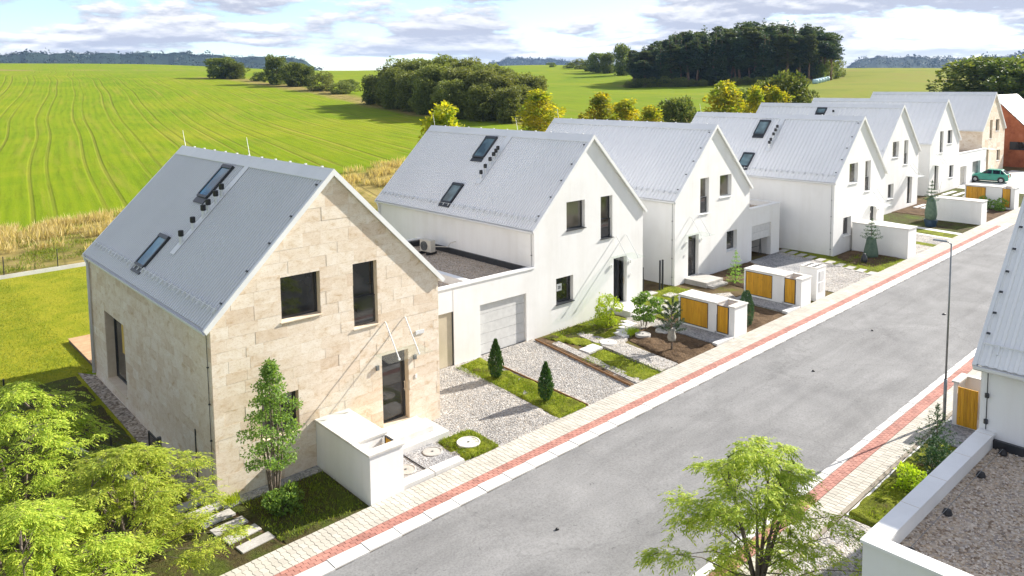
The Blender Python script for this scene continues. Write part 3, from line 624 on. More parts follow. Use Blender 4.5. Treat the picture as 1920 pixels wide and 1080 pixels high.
    for u, d in ((1536, 262), (1550, 268), (1562, 275), (1545, 280), (1570, 284)): put_sized(K_bush[R.randint(0, 1)], u, d, R.uniform(104, 122), R.uniform(22, 30), R, 'leafy bush at the right edge of the dark wood', S, 'bushes at the right edge of the wood')
    for u in np.linspace(1178, 1500, 20): put_sized(K_bush[R.randint(0, 1)], u+R.uniform(-5, 5), 252+R.uniform(-2, 2), R.uniform(138, 150), R.uniform(18, 30), R, 'low undergrowth bush along the foot of the dark wood', S, 'bushes along the foot of the wood')
far_trees()

def hill_trees():
    """single crowns standing along the crest of the far left ridge: too many and too far to count"""
    rng = np.random.default_rng(4); P, D, S = [], [], []
    for cr, h, dep in ((C1, 7.5, 420), (C3, 8, 420), (C2, 9, 320)):
        for i in range(900):
            k = rng.integers(0, len(cr)-1); t = rng.random(); c = np.array(cr[k])*(1-t)+np.array(cr[k+1])*t
            if i > 110:                                  # down the near slope
                q = rng.random()**1.3; v = np.array([CAM[0]-c[0], CAM[1]-c[1], 0]); v /= np.linalg.norm(v); zc = c[2]; c = c+v*dep*.5*q; c[2] = zc*(1-q)+(zc-8)*.62*q-h*.3
            w = h*rng.uniform(.35, .9)*(1.7 if rng.random() < .10 else 1.0); n = 16
            P.append(c+rng.normal(size=(n,3))*np.array([w*.6, w*.6, w*.3])+np.array([0,0,w*.35])); D.append(unit(rng, n)); S.append(np.full(n, w*.6))
    me = leafcloud('far_hill_trees', np.concatenate(P), np.concatenate(D), np.concatenate(S), M['lf_hill'], .8, rng)
    tag(link('far_hill_trees', me), 'small trees standing along the crest of the far blue hills', 'woodland', kind='stuff')
hill_trees()

# wrapped bales beside the wood
for i in range(6):
    u = 1528+i*5.2; d = 246+i*4.5; x, y = pol(u, d); b = MB(); b.lathe([(.05,-.75),(.62,-.75),(.7,-.6),(.7,.6),(.62,.75),(.05,.75)], n=12)
    o = b.build('wrapped_bale', M['bale'], smooth=True); o.rotation_euler = (math.pi/2, 0, .7); o.location = (x, y, tz(x, y)+.62); o.scale = (1.1, 1.1, 1.1)
    tag(o, 'pale blue wrapped round bale in the row at the right edge of the wood', 'bale', 'wrapped bales beside the wood')

# ------------------------------------------------------------------ houses
W, HE, HR = 8.0, 5.15, 9.21
SL = (HR-HE)/4
def wall_grid(mb, s0, s1, z0, top, ops, mp, extra=()):
    """vertical wall strip by strip, leaving the openings (s0,s1,z0,z1) free; top(s) is the roofline"""
    xs = sorted(set([s0, s1]+[o[0] for o in ops]+[o[1] for o in ops]+list(extra)))
    for a, b in zip(xs[:-1], xs[1:]):
        m = (a+b)/2; cuts = sorted([(o[2], o[3]) for o in ops if o[0] < m < o[1]]); z = z0
        for c0, c1 in cuts:
            if c0 > z: mb.poly([mp(a, z), mp(b, z), mp(b, c0), mp(a, c0)])
            z = c1
        mb.poly([mp(a, z), mp(b, z), mp(b, top(b)), mp(a, top(a))])
def reveal(mb, op, mp, mpd):
    a, b, c, d = op
    for p, q in (((a,c),(a,d)), ((a,d),(b,d)), ((b,d),(b,c)), ((b,c),(a,c))):
        mb.poly([mp(*p), mpd(*p), mpd(*q), mp(*q)])
def clip_poly(poly, fn):
    out = []
    for i in range(len(poly)):
        p, q = poly[i], poly[(i+1) % len(poly)]; a, b = fn(p), fn(q)
        if a >= 0: out.append(p)
        if a*b < 0: t = a/(a-b); out.append((p[0]+(q[0]-p[0])*t, p[1]+(q[1]-p[1])*t))
    return out
def minus(rects, o):
    out = []
    for (a, b, c, d) in rects:
        if o[0] >= b or o[1] <= a or o[2] >= d or o[3] <= c: out.append((a, b, c, d)); continue
        if a < o[0]: out.append((a, o[0], c, d)); a = o[0]
        if b > o[1]: out.append((o[1], b, c, d)); b = o[1]
        if c < o[2]: out.append((a, b, c, o[2]))
        if d > o[3]: out.append((a, b, o[3], d))
    return out
def stone_tiles(s0, s1, z0, top, ops, rnd, hc, lmin, lmax, line=None):
    """courses of a running bond, cut round the openings and under the roofline"""
    T = []; z = z0; k = 0
    while z < top:
        h = hc*rnd.choice((.85, 1.0, 1.0, 1.15)); s = s0-rnd.uniform(0, lmax)
        while s < s1:
            l = rnd.uniform(lmin, lmax); a, b = max(s, s0), min(s+l, s1)
            if b-a > .03:
                rs = [(a, b, z, min(z+h, top))]
                for o in ops: rs = minus(rs, o)
                for r in rs:
                    if r[1]-r[0] < .04 or r[3]-r[2] < .04: continue
                    g = .0016; poly = [(r[0]+g, r[2]+g), (r[1]-g, r[2]+g), (r[1]-g, r[3]-g), (r[0]+g, r[3]-g)]
                    if line:
                        for fn in line: poly = clip_poly(poly, fn)
                    if len(poly) >= 3: T.append(poly)
            s += l
        z += h; k += 1
    return T

A_OPS = dict(sq=(2.15, 3.45, 4.80, 6.18), tall=(4.62, 5.52, 4.02, 6.18), low=(1.42, 2.60, 1.28, 2.55), door=(5.62, 6.68, .36, 2.85))
def mirror(o): return (W-o[1], W-o[0], o[2], o[3])

def window(root, op, frame, glass, depth=.2, rail=False, sill=True, split=None, open_=False):
    a, b, c, d = op; fw = .07
    f = MB()
    f.box(a, a+fw, depth, depth+.08, c, d); f.box(b-fw, b, depth, depth+.08, c, d); f.box(a+fw, b-fw, depth, depth+.08, c, c+fw); f.box(a+fw, b-fw, depth, depth+.08, d-fw, d)
    if split: f.box(a+fw, b-fw, depth-.005, depth+.085, split-.03, split+.03)
    wf = f.build('window', frame, root)
    p = MB(); p.box(a+fw, b-fw, depth+.03, depth+.05, c+fw, d-fw); p.build('pane', glass, wf)
    if rail:
        r = MB(); r.box(a+.01, b-.01, depth-.07, depth-.03, c+.93, c+.97); r.box(a+.02, b-.02, depth-.055, depth-.043, c+.05, c+.93); r.build('balustrade', M['glass'], wf)
    if sill:
        s = MB(); s.prism([(a-.04,-.07,c-.035), (b+.04,-.07,c-.035), (b+.04,depth,c-.02), (a-.04,depth,c-.02)], [(a-.04,-.07,c-.005), (b+.04,-.07,c-.005), (b+.04,depth,c+.02), (a-.04,depth,c+.02)])
        s.build('sill', M['stone_plain'] if sill == 'stone' else M['trim'] if sill != 'dark' else M['anth'], wf)
    return wf
def door(root, op, frame, glass, depth=.22, hinge_left=False, ajar=False, solid=False):
    a, b, c, d = op; fw = .09; f = MB()
    f.box(a, a+fw, depth, depth+.09, c, d); f.box(b-fw, b, depth, depth+.09, c, d); f.box(a+fw, b-fw, depth, depth+.09, d-fw, d); f.box(a+fw, b-fw, depth, depth+.09, c, c+.06)
    df = f.build('door', frame, root)
    p = MB()
    if ajar:
        m = a+.55*(b-a)
        p.box(a+fw, b-fw, depth+.5, depth+.52, c+.06, d-fw); p.build('dark_hall', M['black'], df)
        q = MB(); q.box(m, m+.06, depth-.0, depth+.5, c+.07, d-fw); q.build('door_leaf', frame, df)
        w = MB(); w.box(a+fw+.06, m-.14, depth+.40, depth+.46, c+.06, d-fw-.2); w.build('hall_wall', M['white'], df)
    else:
        p.box(a+fw, b-fw, depth+.03, depth+.06, c+.06, d-fw); p.build('pane', glass, df)
    h = MB(); hx = b-fw*.5 if not hinge_left else a+fw*.5
    h.tube([(hx, depth-.05, c+.95), (hx, depth-.05, c+1.3)], .016, 6); h.box(hx-.012, hx+.012, depth-.05, depth, c+1.0, c+1.02); h.box(hx-.012, hx+.012, depth-.05, depth, c+1.24, c+1.26)
    h.build('handle', M['stone_plain'] if not solid else M['galv'], df)
    return df

def roof_sheet(D, pitch, y0, y1, side):
    dp_ = .05 if pitch < .2 else .036
    b = MB(); n = int((y1-y0)/pitch); p = (y1-y0)/n; ov = .10
    ys = []
    for i in range(n):
        y = y0+i*p; ys += [(y, 0), (y+.50*p, 0), (y+.58*p, dp_), (y+.92*p, dp_)]
    ys.append((y1, 0))
    sgn = 1 if side < 0 else -1; nx, nz = -SL/math.hypot(1, SL), 1/math.hypot(1, SL)
    def P(x, y, h):
        X = x+nx*(h+.05); Z = HE+SL*x+nz*(h+.05)
        return (X if side < 0 else W-X, y, Z)
    for (ya, ha), (yb, hb) in zip(ys[:-1], ys[1:]):
        q = [P(-ov, ya, ha), P(-ov, yb, hb), P(4.0, yb, hb), P(4.0, ya, ha)]
        b.poly(q if side > 0 else q[::-1])
    return b

def house(label, x, y, z, D, typ='A', stone=False, frame='anth', glass='glass', skylights=(), vents=(), pitch=.17, seam=False, left_window=False, canopy='clear',
          rods=(), sill='trim', ajar=False, snow=True, number=None, far=False, rods_canopy=True, group='white gabled houses along the street', vent_cap=True, lamps=True, solid_rank=False):
    root = thing('gabled_house', label, 'house', (x, y, z), group)
    fm, gm = M[frame], M[glass]
    ops = dict(A_OPS) if typ == 'A' else {k: mirror(v) for k, v in A_OPS.items()}
    depth = .2
    wm = M['mortar'] if stone else M['white']
    mb = MB(); mf = lambda s, zz: (s, 0, zz); mfd = lambda s, zz: (s, depth+.1, zz)
    top = lambda s: HE+SL*min(s, W-s)-.03
    ol = list(ops.values()); wall_grid(mb, 0, W, -.6, top, ol, mf, extra=(4.0,))
    lw = (8.85, 11.5, .34, 3.12)
    lo = [lw] if left_window else []
    ml = lambda s, zz: (0, s, zz)
    nf = len(mb.f); wall_grid(mb, 0, D, -.6, lambda s: HE-.03, lo, ml)
    for i in range(nf, len(mb.f)): mb.f[i] = mb.f[i][::-1]
    wall_grid(mb, 0, D, -.6, lambda s: HE-.03, [], lambda s, zz: (W, s, zz))
    mb.poly([(W, D, -.6), (0, D, -.6), (0, D, HE-.03), (4, D, HR-.03), (W, D, HE-.03)])
    wall = mb.build('wall', wm, root)
    rvm = M['stone_plain'] if stone else M['white']
    for o in ol: rv = MB(); reveal(rv, o, mf, mfd); rv.build('reveal', rvm, wall)
    if left_window: rv = MB(); reveal(rv, lw, ml, lambda s, zz: (.42, s, zz)); rv.build('reveal', rvm, wall)
    if stone and not far:
        rnd = random.Random(21); th = .022
        ft = stone_tiles(0, W, -.5, HR, ol, rnd, .37, .50, 1.0, (lambda p: HE-.05+SL*p[0]-p[1], lambda p: HE-.05+SL*(W-p[0])-p[1]))
        lt = stone_tiles(0, D, -.5, HE-.03, lo, rnd, .37, .50, 1.0)
        items = [(0, t) for t in ft]+[(1, t) for t in lt]
        def shown(it):
            t = it[1]; ar = abs(sum(t[i][0]*t[(i+1) % len(t)][1]-t[(i+1) % len(t)][0]*t[i][1] for i in range(len(t))))/2
            return ar*(1.0 if it[0] == 0 else .55*(18/(18+max(0, t[0][0])))**2)
        items.sort(key=shown, reverse=True); rest = MB()
        for k, (side, t) in enumerate(items):
            tb = MB() if k < 300 else rest; dz = rnd.uniform(-.004, .004)
            if side == 0: tb.prism([(p[0], 0.002, p[1]) for p in t], [(p[0], -th+dz, p[1]) for p in t])
            else: tb.prism([(0.002, p[0], p[1]) for p in t[::-1]], [(-th+dz, p[0], p[1]) for p in t[::-1]])
            if k < 300: tb.build('tile', M['stone'], wall)
        rest.build('remaining_tiles', M['stone'], wall, kind='stuff')
    if stone and far:
        rnd = random.Random(22); rest = MB()
        for t in stone_tiles(0, W, -.5, HR, ol, rnd, .5, .8, 1.3, (lambda p: HE-.05+SL*p[0]-p[1], lambda p: HE-.05+SL*(W-p[0])-p[1])): rest.prism([(p[0], 0.002, p[1]) for p in t], [(p[0], -.02, p[1]) for p in t])
        for t in stone_tiles(0, D, 2, HE-.03, lo, rnd, .5, .8, 1.3): rest.prism([(0.002, p[0], p[1]) for p in t[::-1]], [(-.02, p[0], p[1]) for p in t[::-1]])
        rest.build('stone_tiles', M['stone'], wall, kind='stuff')
    # roof
    ov = .12
    rs = roof_sheet(D, pitch, -ov, D+ov, -1); rs2 = roof_sheet(D, pitch, -ov, D+ov, 1); n = len(rs.v); rs.v += rs2.v; rs.f += [tuple(n+i for i in f) for f in rs2.f]
    roof = rs.build('roof', M['roof_painted_dim'] if left_window else M['roof'], root)
    nx, nz = -SL/math.hypot(1, SL), 1/math.hypot(1, SL)
    deck = MB()
    for s in (0, 1):
        X = (lambda v: v) if s == 0 else (lambda v: W-v)
        pts = [(-.10, HE-.10*SL), (4, HR), (4, HR-.06), (-.06, HE-.06*SL-.06)]
        a = [(X(p[0]+nx*.03), -ov+.02, p[1]+nz*.03) for p in pts]; b2 = [(q[0], D+ov-.02, q[2]) for q in a]
        deck.prism(a, b2) if s == 0 else deck.prism(a[::-1], b2[::-1])
    deck.build('roof_deck', M['trim'], roof)
    for s in (0, 1):
        X = (lambda v: v) if s == 0 else (lambda v: W-v)
        for yy0, yy1 in ((-ov-.03, -ov+.06), (D+ov-.06, D+ov+.03)):
            lo_, hi_ = (-.14, HE-.14*SL), (4.0, HR)
            pts = [(lo_[0]+nx*.115, lo_[1]+nz*.115), (hi_[0], hi_[1]+.16), (hi_[0], hi_[1]-.05), (lo_[0], lo_[1]-.05)]
            a = [(X(p[0]), yy0, p[1]) for p in pts]; b2 = [(X(p[0]), yy1, p[1]) for p in pts]
            vt = MB(); vt.prism(a, b2); vt.build('verge_trim', M['trim'], roof)
    rc = MB()
    for s in (0, 1):
        X = (lambda v: v) if s == 0 else (lambda v: W-v); w_ = .26
        p0 = (4.0-w_+nx*.115, HR-w_*SL+nz*.115); p1 = (4.0, HR+.155)
        a = [(X(p0[0]), -ov-.02, p0[1]), (X(p1[0]), -ov-.02, p1[1]), (X(p1[0]), -ov-.02, p1[1]-.02), (X(p0[0]), -ov-.02, p0[1]-.02)]
        rc.prism(a, [(q[0], D+ov+.02, q[2]) for q in a])
    rc.build('ridge_cap', M['zinc'], roof)
    if not far:
        rc2 = MB()
        for i in range(int(D/1.15)): rc2.box(3.96, 4.04, .6+i*1.15, .66+i*1.15, HR+.14, HR+.19)
        rc2.build('conductor_clips', M['zinc'], roof, kind='stuff')
    # gutter, downpipe, snow guard
    prof = [(-.26,-.02), (-.255,-.09), (-.20,-.135), (-.13,-.12), (-.105,-.04), (-.12,-.04), (-.14,-.105), (-.20,-.118), (-.243,-.085), (-.248,-.02)]
    for s in (0, 1):
        g = MB()
        pr = [((q[0] if s == 0 else W-q[0]), HE-.06+q[1]) for q in prof]
        g.prism([(p[0], -.1, p[1]) for p in pr], [(p[0], D+.1, p[1]) for p in pr]); g.build('gutter', M['zinc'], root)
    dp = MB(); dp.tube([(-.19, D-.1, HE-.17), (-.10, D-.1, HE-.42), (-.10, D-.1, .05)], .062, 8); dp.build('downpipe', M['zinc'], root, smooth=True)
    if not far:
        lc = MB(); lc.tube([(-.05, .16, HE-.2), (-.05, .16, -.2)], .010, 5)
        for zz in (.6, 1.7, 2.8, 3.9): lc.box(-.075, -.02, .13, .19, zz, zz+.03)
        lc.build('lightning_conductor', M['anth'], root)
        vc = MB()
        for t in (.12, .32, .5, .68, .9):
            xx = 4*t; vc.obox((xx+nx*.12, .12, HE+SL*xx+nz*.12), (.02,0,.02), (0,.05,0), (nx*.015,0,nz*.015))
        vc.build('cable_clips', M['anth'], roof, kind='stuff')
    if snow:
        sg = MB(); xx = .30
        for k in range(2):
            h = .085+.05*k; c0 = (xx+nx*h+.03*k, HE+SL*xx+nz*h+.03*k); sg.tube([(c0[0], 0, c0[1]), (c0[0], D, c0[1])], .014, 5)
        k = .12
        while k < D:
            sg.obox((xx+nx*.10, k, HE+SL*xx+nz*.10), (.07,0,.07*SL), (0,.014,0), (nx*.07,0,nz*.07)); k += .42
        sg.build('snow_guard', M['zinc'], roof, kind='stuff')
    if seam:
        sm = MB(); a0 = seam[0]
        sm.obox(((a0+3.80)/2+nx*.112, 5.78, HE+SL*(a0+3.80)/2+nz*.112), ((3.80-a0)/2,0,SL*(3.80-a0)/2), (0,.19,0), (nx*.008,0,nz*.008)); sm.build('flashing_strip', M['zinc'], roof)
    for (xa, xb, ya, yb, gl) in skylights:
        def onroof(xx, h): return (xx+nx*h, HE+SL*xx+nz*h)
        f = MB(); fw = .085
        def bar(x0, x1, y0, y1, h0=.06, h1=.17):
            h0 += .025; h1 += .025; c0, c1 = onroof((x0+x1)/2, (h0+h1)/2); f.obox((c0, (y0+y1)/2, c1), ((x1-x0)/2,0,SL*(x1-x0)/2), (0,(y1-y0)/2,0), (nx*(h1-h0)/2,0,nz*(h1-h0)/2))
        bar(xa, xa+.17, ya, yb, .06, .11); bar(xa+.17, xa+.24, ya+.03, yb-.03); bar(xb-.10, xb, ya, yb, .06, .19); bar(xa+.24, xb-.10, ya, ya+fw); bar(xa+.24, xb-.10, yb-fw, yb)
        sk = f.build('skylight', M['anth'], roof)
        p = MB(); c0, c1 = onroof((xa+xb)/2+.07, .16); hl = (xb-.10-xa-.24)/2
        p.obox((c0, (ya+yb)/2, c1), (hl,0,SL*hl), (0,(yb-ya)/2-fw,0), (nx*.012,0,nz*.012)); p.build('pane', M[gl], sk)
    for xv in vents:
        b = MB(); zb = HE+SL*xv; b.lathe([(.062,-.05),(.062,.44)], (xv, 5.75, zb), 10); vp = b.build('vent_pipe', M['zinc'], roof, smooth=False)
        c = MB(); c.lathe([(.07,.40),(.095,.43),(.095,.60),(.06,.62)], (xv, 5.75, zb), 10); c.build('cap', M['black'], vp)
    for yr in rods:
        b = MB(); b.tube([(4.0, yr, HR+.1), (4.0-.05, yr+.12, HR+.85)], [.014,.007], 5); b.build('lightning_rod', M['trim'], roof)
    # front openings
    window(root, ops['sq'], fm, gm, depth, sill=sill); window(root, ops['tall'], fm, gm, depth, rail=True, sill=sill, split=ops['tall'][2]+.95); window(root, ops['low'], fm, M['glass'], depth, sill=sill)
    door(root, ops['door'], M['anth'], M['glass'], hinge_left=(typ != 'A'), ajar=ajar)
    if left_window:
        a, b, c, d = lw; f = MB(); dx = .3
        for (y0, y1, z0, z1) in ((a, a+.08, c, d), (b-.08, b, c, d), (a+.08, b-.08, c, c+.08), (a+.08, b-.08, d-.08, d), (a+1.02, a+1.10, c+.08, d-.08)): f.box(dx, dx+.08, y0, y1, z0, z1)
        wf = f.build('window', M['anth'], root); p = MB(); p.box(dx+.04, dx+.055, a+1.10, b-.08, c+.08, d-.08); p.box(dx+.04, dx+.055, a+.08, a+1.02, c+.08, d-.08); p.build('pane', M['glassw'], wf)
        p = MB(); p.box(dx+.032, dx+.039, a+1.12, a+1.72, c+1.2, d-.09); p.build('yellow_panel', M['yellow'], wf)  # thin yellow panel just in front of the pane
        s = MB(); s.box(-.06, dx, a-.03, b+.03, c-.06, c+.004); s.build('sill', M['stone_plain'], wf)
    # canopy over the door on two slanted rods
    a, b, c, d = ops['door']; ca, cb = (a-.28, b+.40) if typ == 'A' else (a-.40, b+.28)
    cm = MB(); cz = 2.95; cm.prism([(ca, -.95, cz-.06), (cb, -.95, cz-.06), (cb, -.01, cz), (ca, -.01, cz)], [(ca, -.95, cz-.042), (cb, -.95, cz-.042), (cb, -.01, cz+.018), (ca, -.01, cz+.018)])
    cn = cm.build('canopy', M[canopy], root)
    for rx in (a+.16, a+.95):
        r = MB(); r.tube([(rx, -.01, 4.0), (rx, -.05, 4.0), (rx, -.85, cz-.02)], .019, 6); r.obox((rx, -.85, cz-.03), (.03,0,0), (0,.03,0), (0,0,.03)); r.build('rod', M['trim'], cn)
    if lamps:
        for lx in ((a-.2, b+.25)):
            l = MB(); l.box(lx-.05, lx+.05, -.10, -.024, 2.42, 2.58); l.build('wall_lamp', M['galv'] if stone else M['trim'], root)
        bx = b+.3 if typ == 'A' else a-.3; l = MB(); l.box(bx-.04, bx+.04, -.045, -.024, 1.72, 1.86); l.build('doorbell', M['trim'], root)
    if number:
        n_ = MB(); n_.box(7.0, 7.36, -.05, -.024, 3.27, 3.40); n_.build('number_plate', M['lampglass'], root)
    return root

h1 = house('beige stone clad gabled house at the near end of the row', 0, 0, 0, 13.5, 'A', stone=True, left_window=True, skylights=((2.40,3.65,6.70,7.68,'skyglassb'), (.16,1.30,6.90,7.88,'skyglass')),
           vents=(1.20,1.62,2.00,2.18,2.46,2.68), seam=(.95,), rods=(6.3,13.25), sill='stone', number=True)
h2 = house('white gabled house with air conditioner beside it and the number sticker in its window', 16.168, 3.633, .077, 13.442, 'A', skylights=((2.40,3.64,6.65,7.62,'skyglass'), (.17,1.27,6.74,7.64,'skyglass')),
           vents=(1.56,1.86,2.20,2.45,2.62,2.76), seam=(1.4,), rods=(5.5,13.2), ajar=True, sill='dark', glass='glassw')
h3 = house('white gabled house with a plain roof and a half open garage beside it', 27.943, 4.294, .066, 13.704, 'B', frame='lframe', glass='glassw', rods=(13.4,), pitch=.26)
h4 = house('white gabled house standing forward with two skylights and four black vents', 41.02, 1.067, .181, 13.449, 'A', frame='lframe', skylights=((2.36,3.56,6.62,7.52,'skyglass'), (.2,1.29,6.6,7.5,'skyglass')),
           vents=(1.7,1.9,2.27,2.55,2.8), seam=(1.5,), rods=(13.2,), canopy='frost', glass='glassw', pitch=.28)
h5 = house('white gabled house with one skylight behind the wrapped tree in a blue pot', 57.527, 4.769, .504, 13.511, 'A', frame='lframe', skylights=((2.97,3.66,6.6,7.52,'skyglass'),), vents=(3.0,), canopy='frost', far=True, lamps=False, glass='glassw', pitch=.42)
h6 = house('white gabled house with dark windows next to the garage with two doors', 70.75, 5.612, .714, 13.792, 'B', canopy='frost', far=True, lamps=False, snow=False, pitch=.5)
h7 = house('farthest house of the row with a stone clad gable behind the green car', 87.763, 6.14, 1.16, 13.809, 'B', stone=True, far=True, canopy='frost', snow=False, lamps=False, glass='glassw', pitch=.55)
# sticker with the number in the lower window of the second house
st = MB(); st.box(16.168+1.66, 16.168+2.0, 3.633+.205, 3.633+.212, .077+1.85, .077+2.2)
lowwin = [c for c in h2.children if c.name.startswith('window')][2]
stk = st.build('number_sticker', M['trim'], lowwin); stk.location = (-16.168, -3.633, -.077)
fc = bpy.data.curves.new('number', 'FONT'); fc.body = '28'; fc.size = .2; fc.extrude = .002; fc.align_x = 'CENTER'; fc.offset = .004
fo = bpy.data.objects.new('number', fc); COL.objects.link(fo); fo.parent = lowwin; fo.location = (1.83, .203, 1.955); fo.rotation_euler = (math.pi/2, 0, 0); fc.materials.append(M['black'])
bpy.context.view_layer.update(); nm = bpy.data.meshes.new_from_object(fo); fo.name = 'old'; no = link('number', nm, lowwin, loc=fo.location[:]); no.rotation_euler = (math.pi/2, 0, 0); bpy.data.objects.remove(fo)
if not nm.materials: nm.materials.append(M['black'])

# ------------------------------------------------------------------ garages
def sectional(root, a, b, c, d, y, mat, name='garage_door', n=5):
    f = MB(); f.box(a, b, y+.04, y+.06, c, d); g = f.build(name, mat, root)
    hh = (d-c)/n
    for i in range(n):
        p = MB(); p.box(a+.01, b-.01, y, y+.04, c+i*hh+.006, c+(i+1)*hh-.006); p.build('panel', mat, g)
    return g
def garage(label, x0, x1, y0, y1, z, top, ops, parapet=.28, flip=1, left=True, right=True, group='flat roofed garages between the houses'):
    """flat roofed box; ops are openings in its front face at y0"""
    root = thing('garage', label, 'garage', (0,0,0), group); w = MB()
    mp = lambda s, zz: (s, y0, zz); mpd = lambda s, zz: (s, y0+flip*.35, zz)
    wall_grid(w, x0, x1, z-.5, lambda s: top-.06, ops, mp)
    for o in ops: reveal(w, o, mp, mpd)
    if left: w.poly([(x0,y1,z-.5),(x0,y0,z-.5),(x0,y0,top-.06),(x0,y1,top-.06)])
    if right: w.poly([(x1,y0,z-.5),(x1,y1,z-.5),(x1,y1,top-.06),(x1,y0,top-.06)])
    rw_ = MB(); rw_.poly([(x1,y1,z-.5),(x0,y1,z-.5),(x0,y1,top-.06),(x1,y1,top-.06)]); rw_.build('rear_wall', M['white'], root)
    w.build('wall', M['white'], root); fi = y0+flip*parapet                                            # inner face of the parapet
    w = MB()
    w.poly([(x0+.02,fi,top-.5),(x1-.02,fi,top-.5),(x1-.02,fi,top-.06),(x0+.02,fi,top-.06)])
    if left: w.poly([(x0+parapet,fi,top-.5),(x0+parapet,y1,top-.5),(x0+parapet,y1,top-.06),(x0+parapet,fi,top-.06)])
    if right: w.poly([(x1-parapet,fi,top-.5),(x1-parapet,y1,top-.5),(x1-parapet,y1,top-.06),(x1-parapet,fi,top-.06)])
    w.build('parapet', M['white'], root)
    cp = MB(); ya, yb = sorted((y0-flip*.04, fi+flip*.03)); cp.box(x0-(.04 if left else 0), x1+(.04 if right else 0), ya, yb, top-.06, top)
    ya, yb = sorted((fi+flip*.03, y1))
    if left: cp.box(x0-.04, x0+parapet+.03, ya, yb, top-.06, top)
    if right: cp.box(x1-parapet-.03, x1+.04, ya, yb, top-.06, top)
    yb2 = sorted((y1, y1-flip*.3)); lx = x0+(parapet+.03 if left else 0); rx = x1-(parapet+.03 if right else 0); cp.box(lx, rx, yb2[0], yb2[1], top-.06, top)
    for i in range(0, len(cp.v), 8): q = MB(); q.hexa(cp.v[i:i+8]); q.build('parapet_cap', M['trim'], root)
    gb = MB(); ya, yb = sorted((fi, y1-flip*.3)); gx0 = x0+(parapet if left else 0); gx1 = x1-(parapet if right else 0)
    gb.box(gx0, gx1, ya, yb, top-.5, top-.36); gb.build('gravel_bed', M['roofgravel'], root, kind='stuff')
    # loose pebbles over the bed so that it has a grain of its own
    rng = np.random.default_rng(int(x0*7)); n = int(min(9000, (gx1-gx0)*(yb-ya)*170)); 
    P = np.stack([rng.uniform(gx0+.03, gx1-.03, n), rng.uniform(ya+.03, yb-.03, n), np.full(n, top-.36)], 1)
    pebble_mesh('pebbles', P, rng.uniform(.014, .034, n), root, M['pebs'], rng)
    return root
def pebble_mesh(name, P, S, parent, mat, rng):
    n = len(P); base = np.array([(1,0,0),(-.5,.8,.1),(-.5,-.8,.05),(.05,.05,.75)], float)
    a = rng.uniform(0, 6.28, n); c, s = np.cos(a), np.sin(a)
    v = base[None]*S[:,None,None]; X = v[...,0]*c[:,None]-v[...,1]*s[:,None]; Y = v[...,0]*s[:,None]+v[...,1]*c[:,None]
    V = np.stack([X, Y, v[...,2]+.004], -1)+P[:,None,:]
    F = (np.array([(0,1,3),(1,2,3),(2,0,3)])[None]+(np.arange(n)*4)[:,None,None]).reshape(-1,3)
    me = bpy.data.meshes.new(name); me.vertices.add(4*n); me.vertices.foreach_set('co', V.reshape(-1).astype(np.float32)); m = len(F)
    me.loops.add(3*m); me.loops.foreach_set('vertex_index', F.ravel().astype(np.int32)); me.polygons.add(m)
    me.polygons.foreach_set('loop_start', np.arange(0, 3*m, 3, dtype=np.int32)); me.polygons.foreach_set('loop_total', np.full(m, 3, np.int32)); me.update(); me.validate(); me.materials.append(mat)
    return link(name, me, parent, 'stuff')
def pebmat(name, cols):
    m, nt, N, L = newmat(name); out = N('ShaderNodeOutputMaterial'); p = N('ShaderNodeBsdfPrincipled'); L(p.outputs[0], out.inputs[0])
    g = N('ShaderNodeNewGeometry'); k = len(cols); L(ramp(N, L, g.outputs['Random Per Island'], [(i/(k-1), c) for i, c in enumerate(cols)]), p.inputs['Base Color']); p.inputs['Roughness'].default_value = .9
    p.inputs['Specular IOR Level'].default_value = .25; return m
M['pebs'] = pebmat('mixed_roof_pebbles', [(.28,.20,.14),(.56,.45,.34),(.68,.60,.51),(.46,.40,.35),(.60,.46,.32),(.76,.70,.63)])
M['pebg'] = pebmat('mixed_pale_stones', [(.24,.23,.215),(.40,.39,.37),(.47,.46,.445),(.39,.335,.275),(.58,.57,.555)])

zg = gz(12)
G1_ = garage('white flat roofed garage with closed grey door between the stone house and its white neighbour', 8.0, 16.168, 3.62, 13.2, zg, 3.45, [(8.0, 11.42, zg-.05, 2.36), (12.86, 15.62, zg-.05, 2.32)], left=False, right=False)
sectional(G1_, 12.86, 15.62, zg+.03, 2.32, 3.62+.12, M['lframe'])
b = MB(); b.box(12.86, 15.62, 3.70, 3.86, zg-.05, zg+.03); b.build('threshold', M['anth'], G1_)
b = MB(); b.box(11.36, 11.42, 3.66, 3.72, zg-.02, 2.36); b.build('door_post', M['anth'], G1_)
b = MB(); b.box(8.0, 11.36, 3.69, 3.705, zg, 2.36); b.build('glass_door', M['beige_light_panel'], G1_)  # opaque panel; the beige light in the glass is put into its colour
b = MB(); b.box(8.0, 11.42, 6.4, 6.5, zg-.1, 2.36); b.poly([(11.42,3.98,zg-.1),(11.42,6.4,zg-.1),(11.42,6.4,2.36),(11.42,3.98,2.36)]); b.build('passage_wall', M['stone_plain'], G1_)
b = MB(); b.box(12.30, 12.62, 3.93, 12.9, 3.09, 3.45); b.build('roof_kerb', M['trim'], G1_)
b = MB(); b.box(16.05, 16.165, 3.93, 12.9, 3.09, 3.38); b.box(12.62, 16.05, 12.75, 12.9, 3.09, 3.36); b.build('upstand', M['anth'], G1_)
# plaster joints on its fascia
b = MB(); b.box(11.40, 11.412, 3.612, 3.63, 2.36, 3.38); b.build('fascia_joint', M['cap'], G1_)

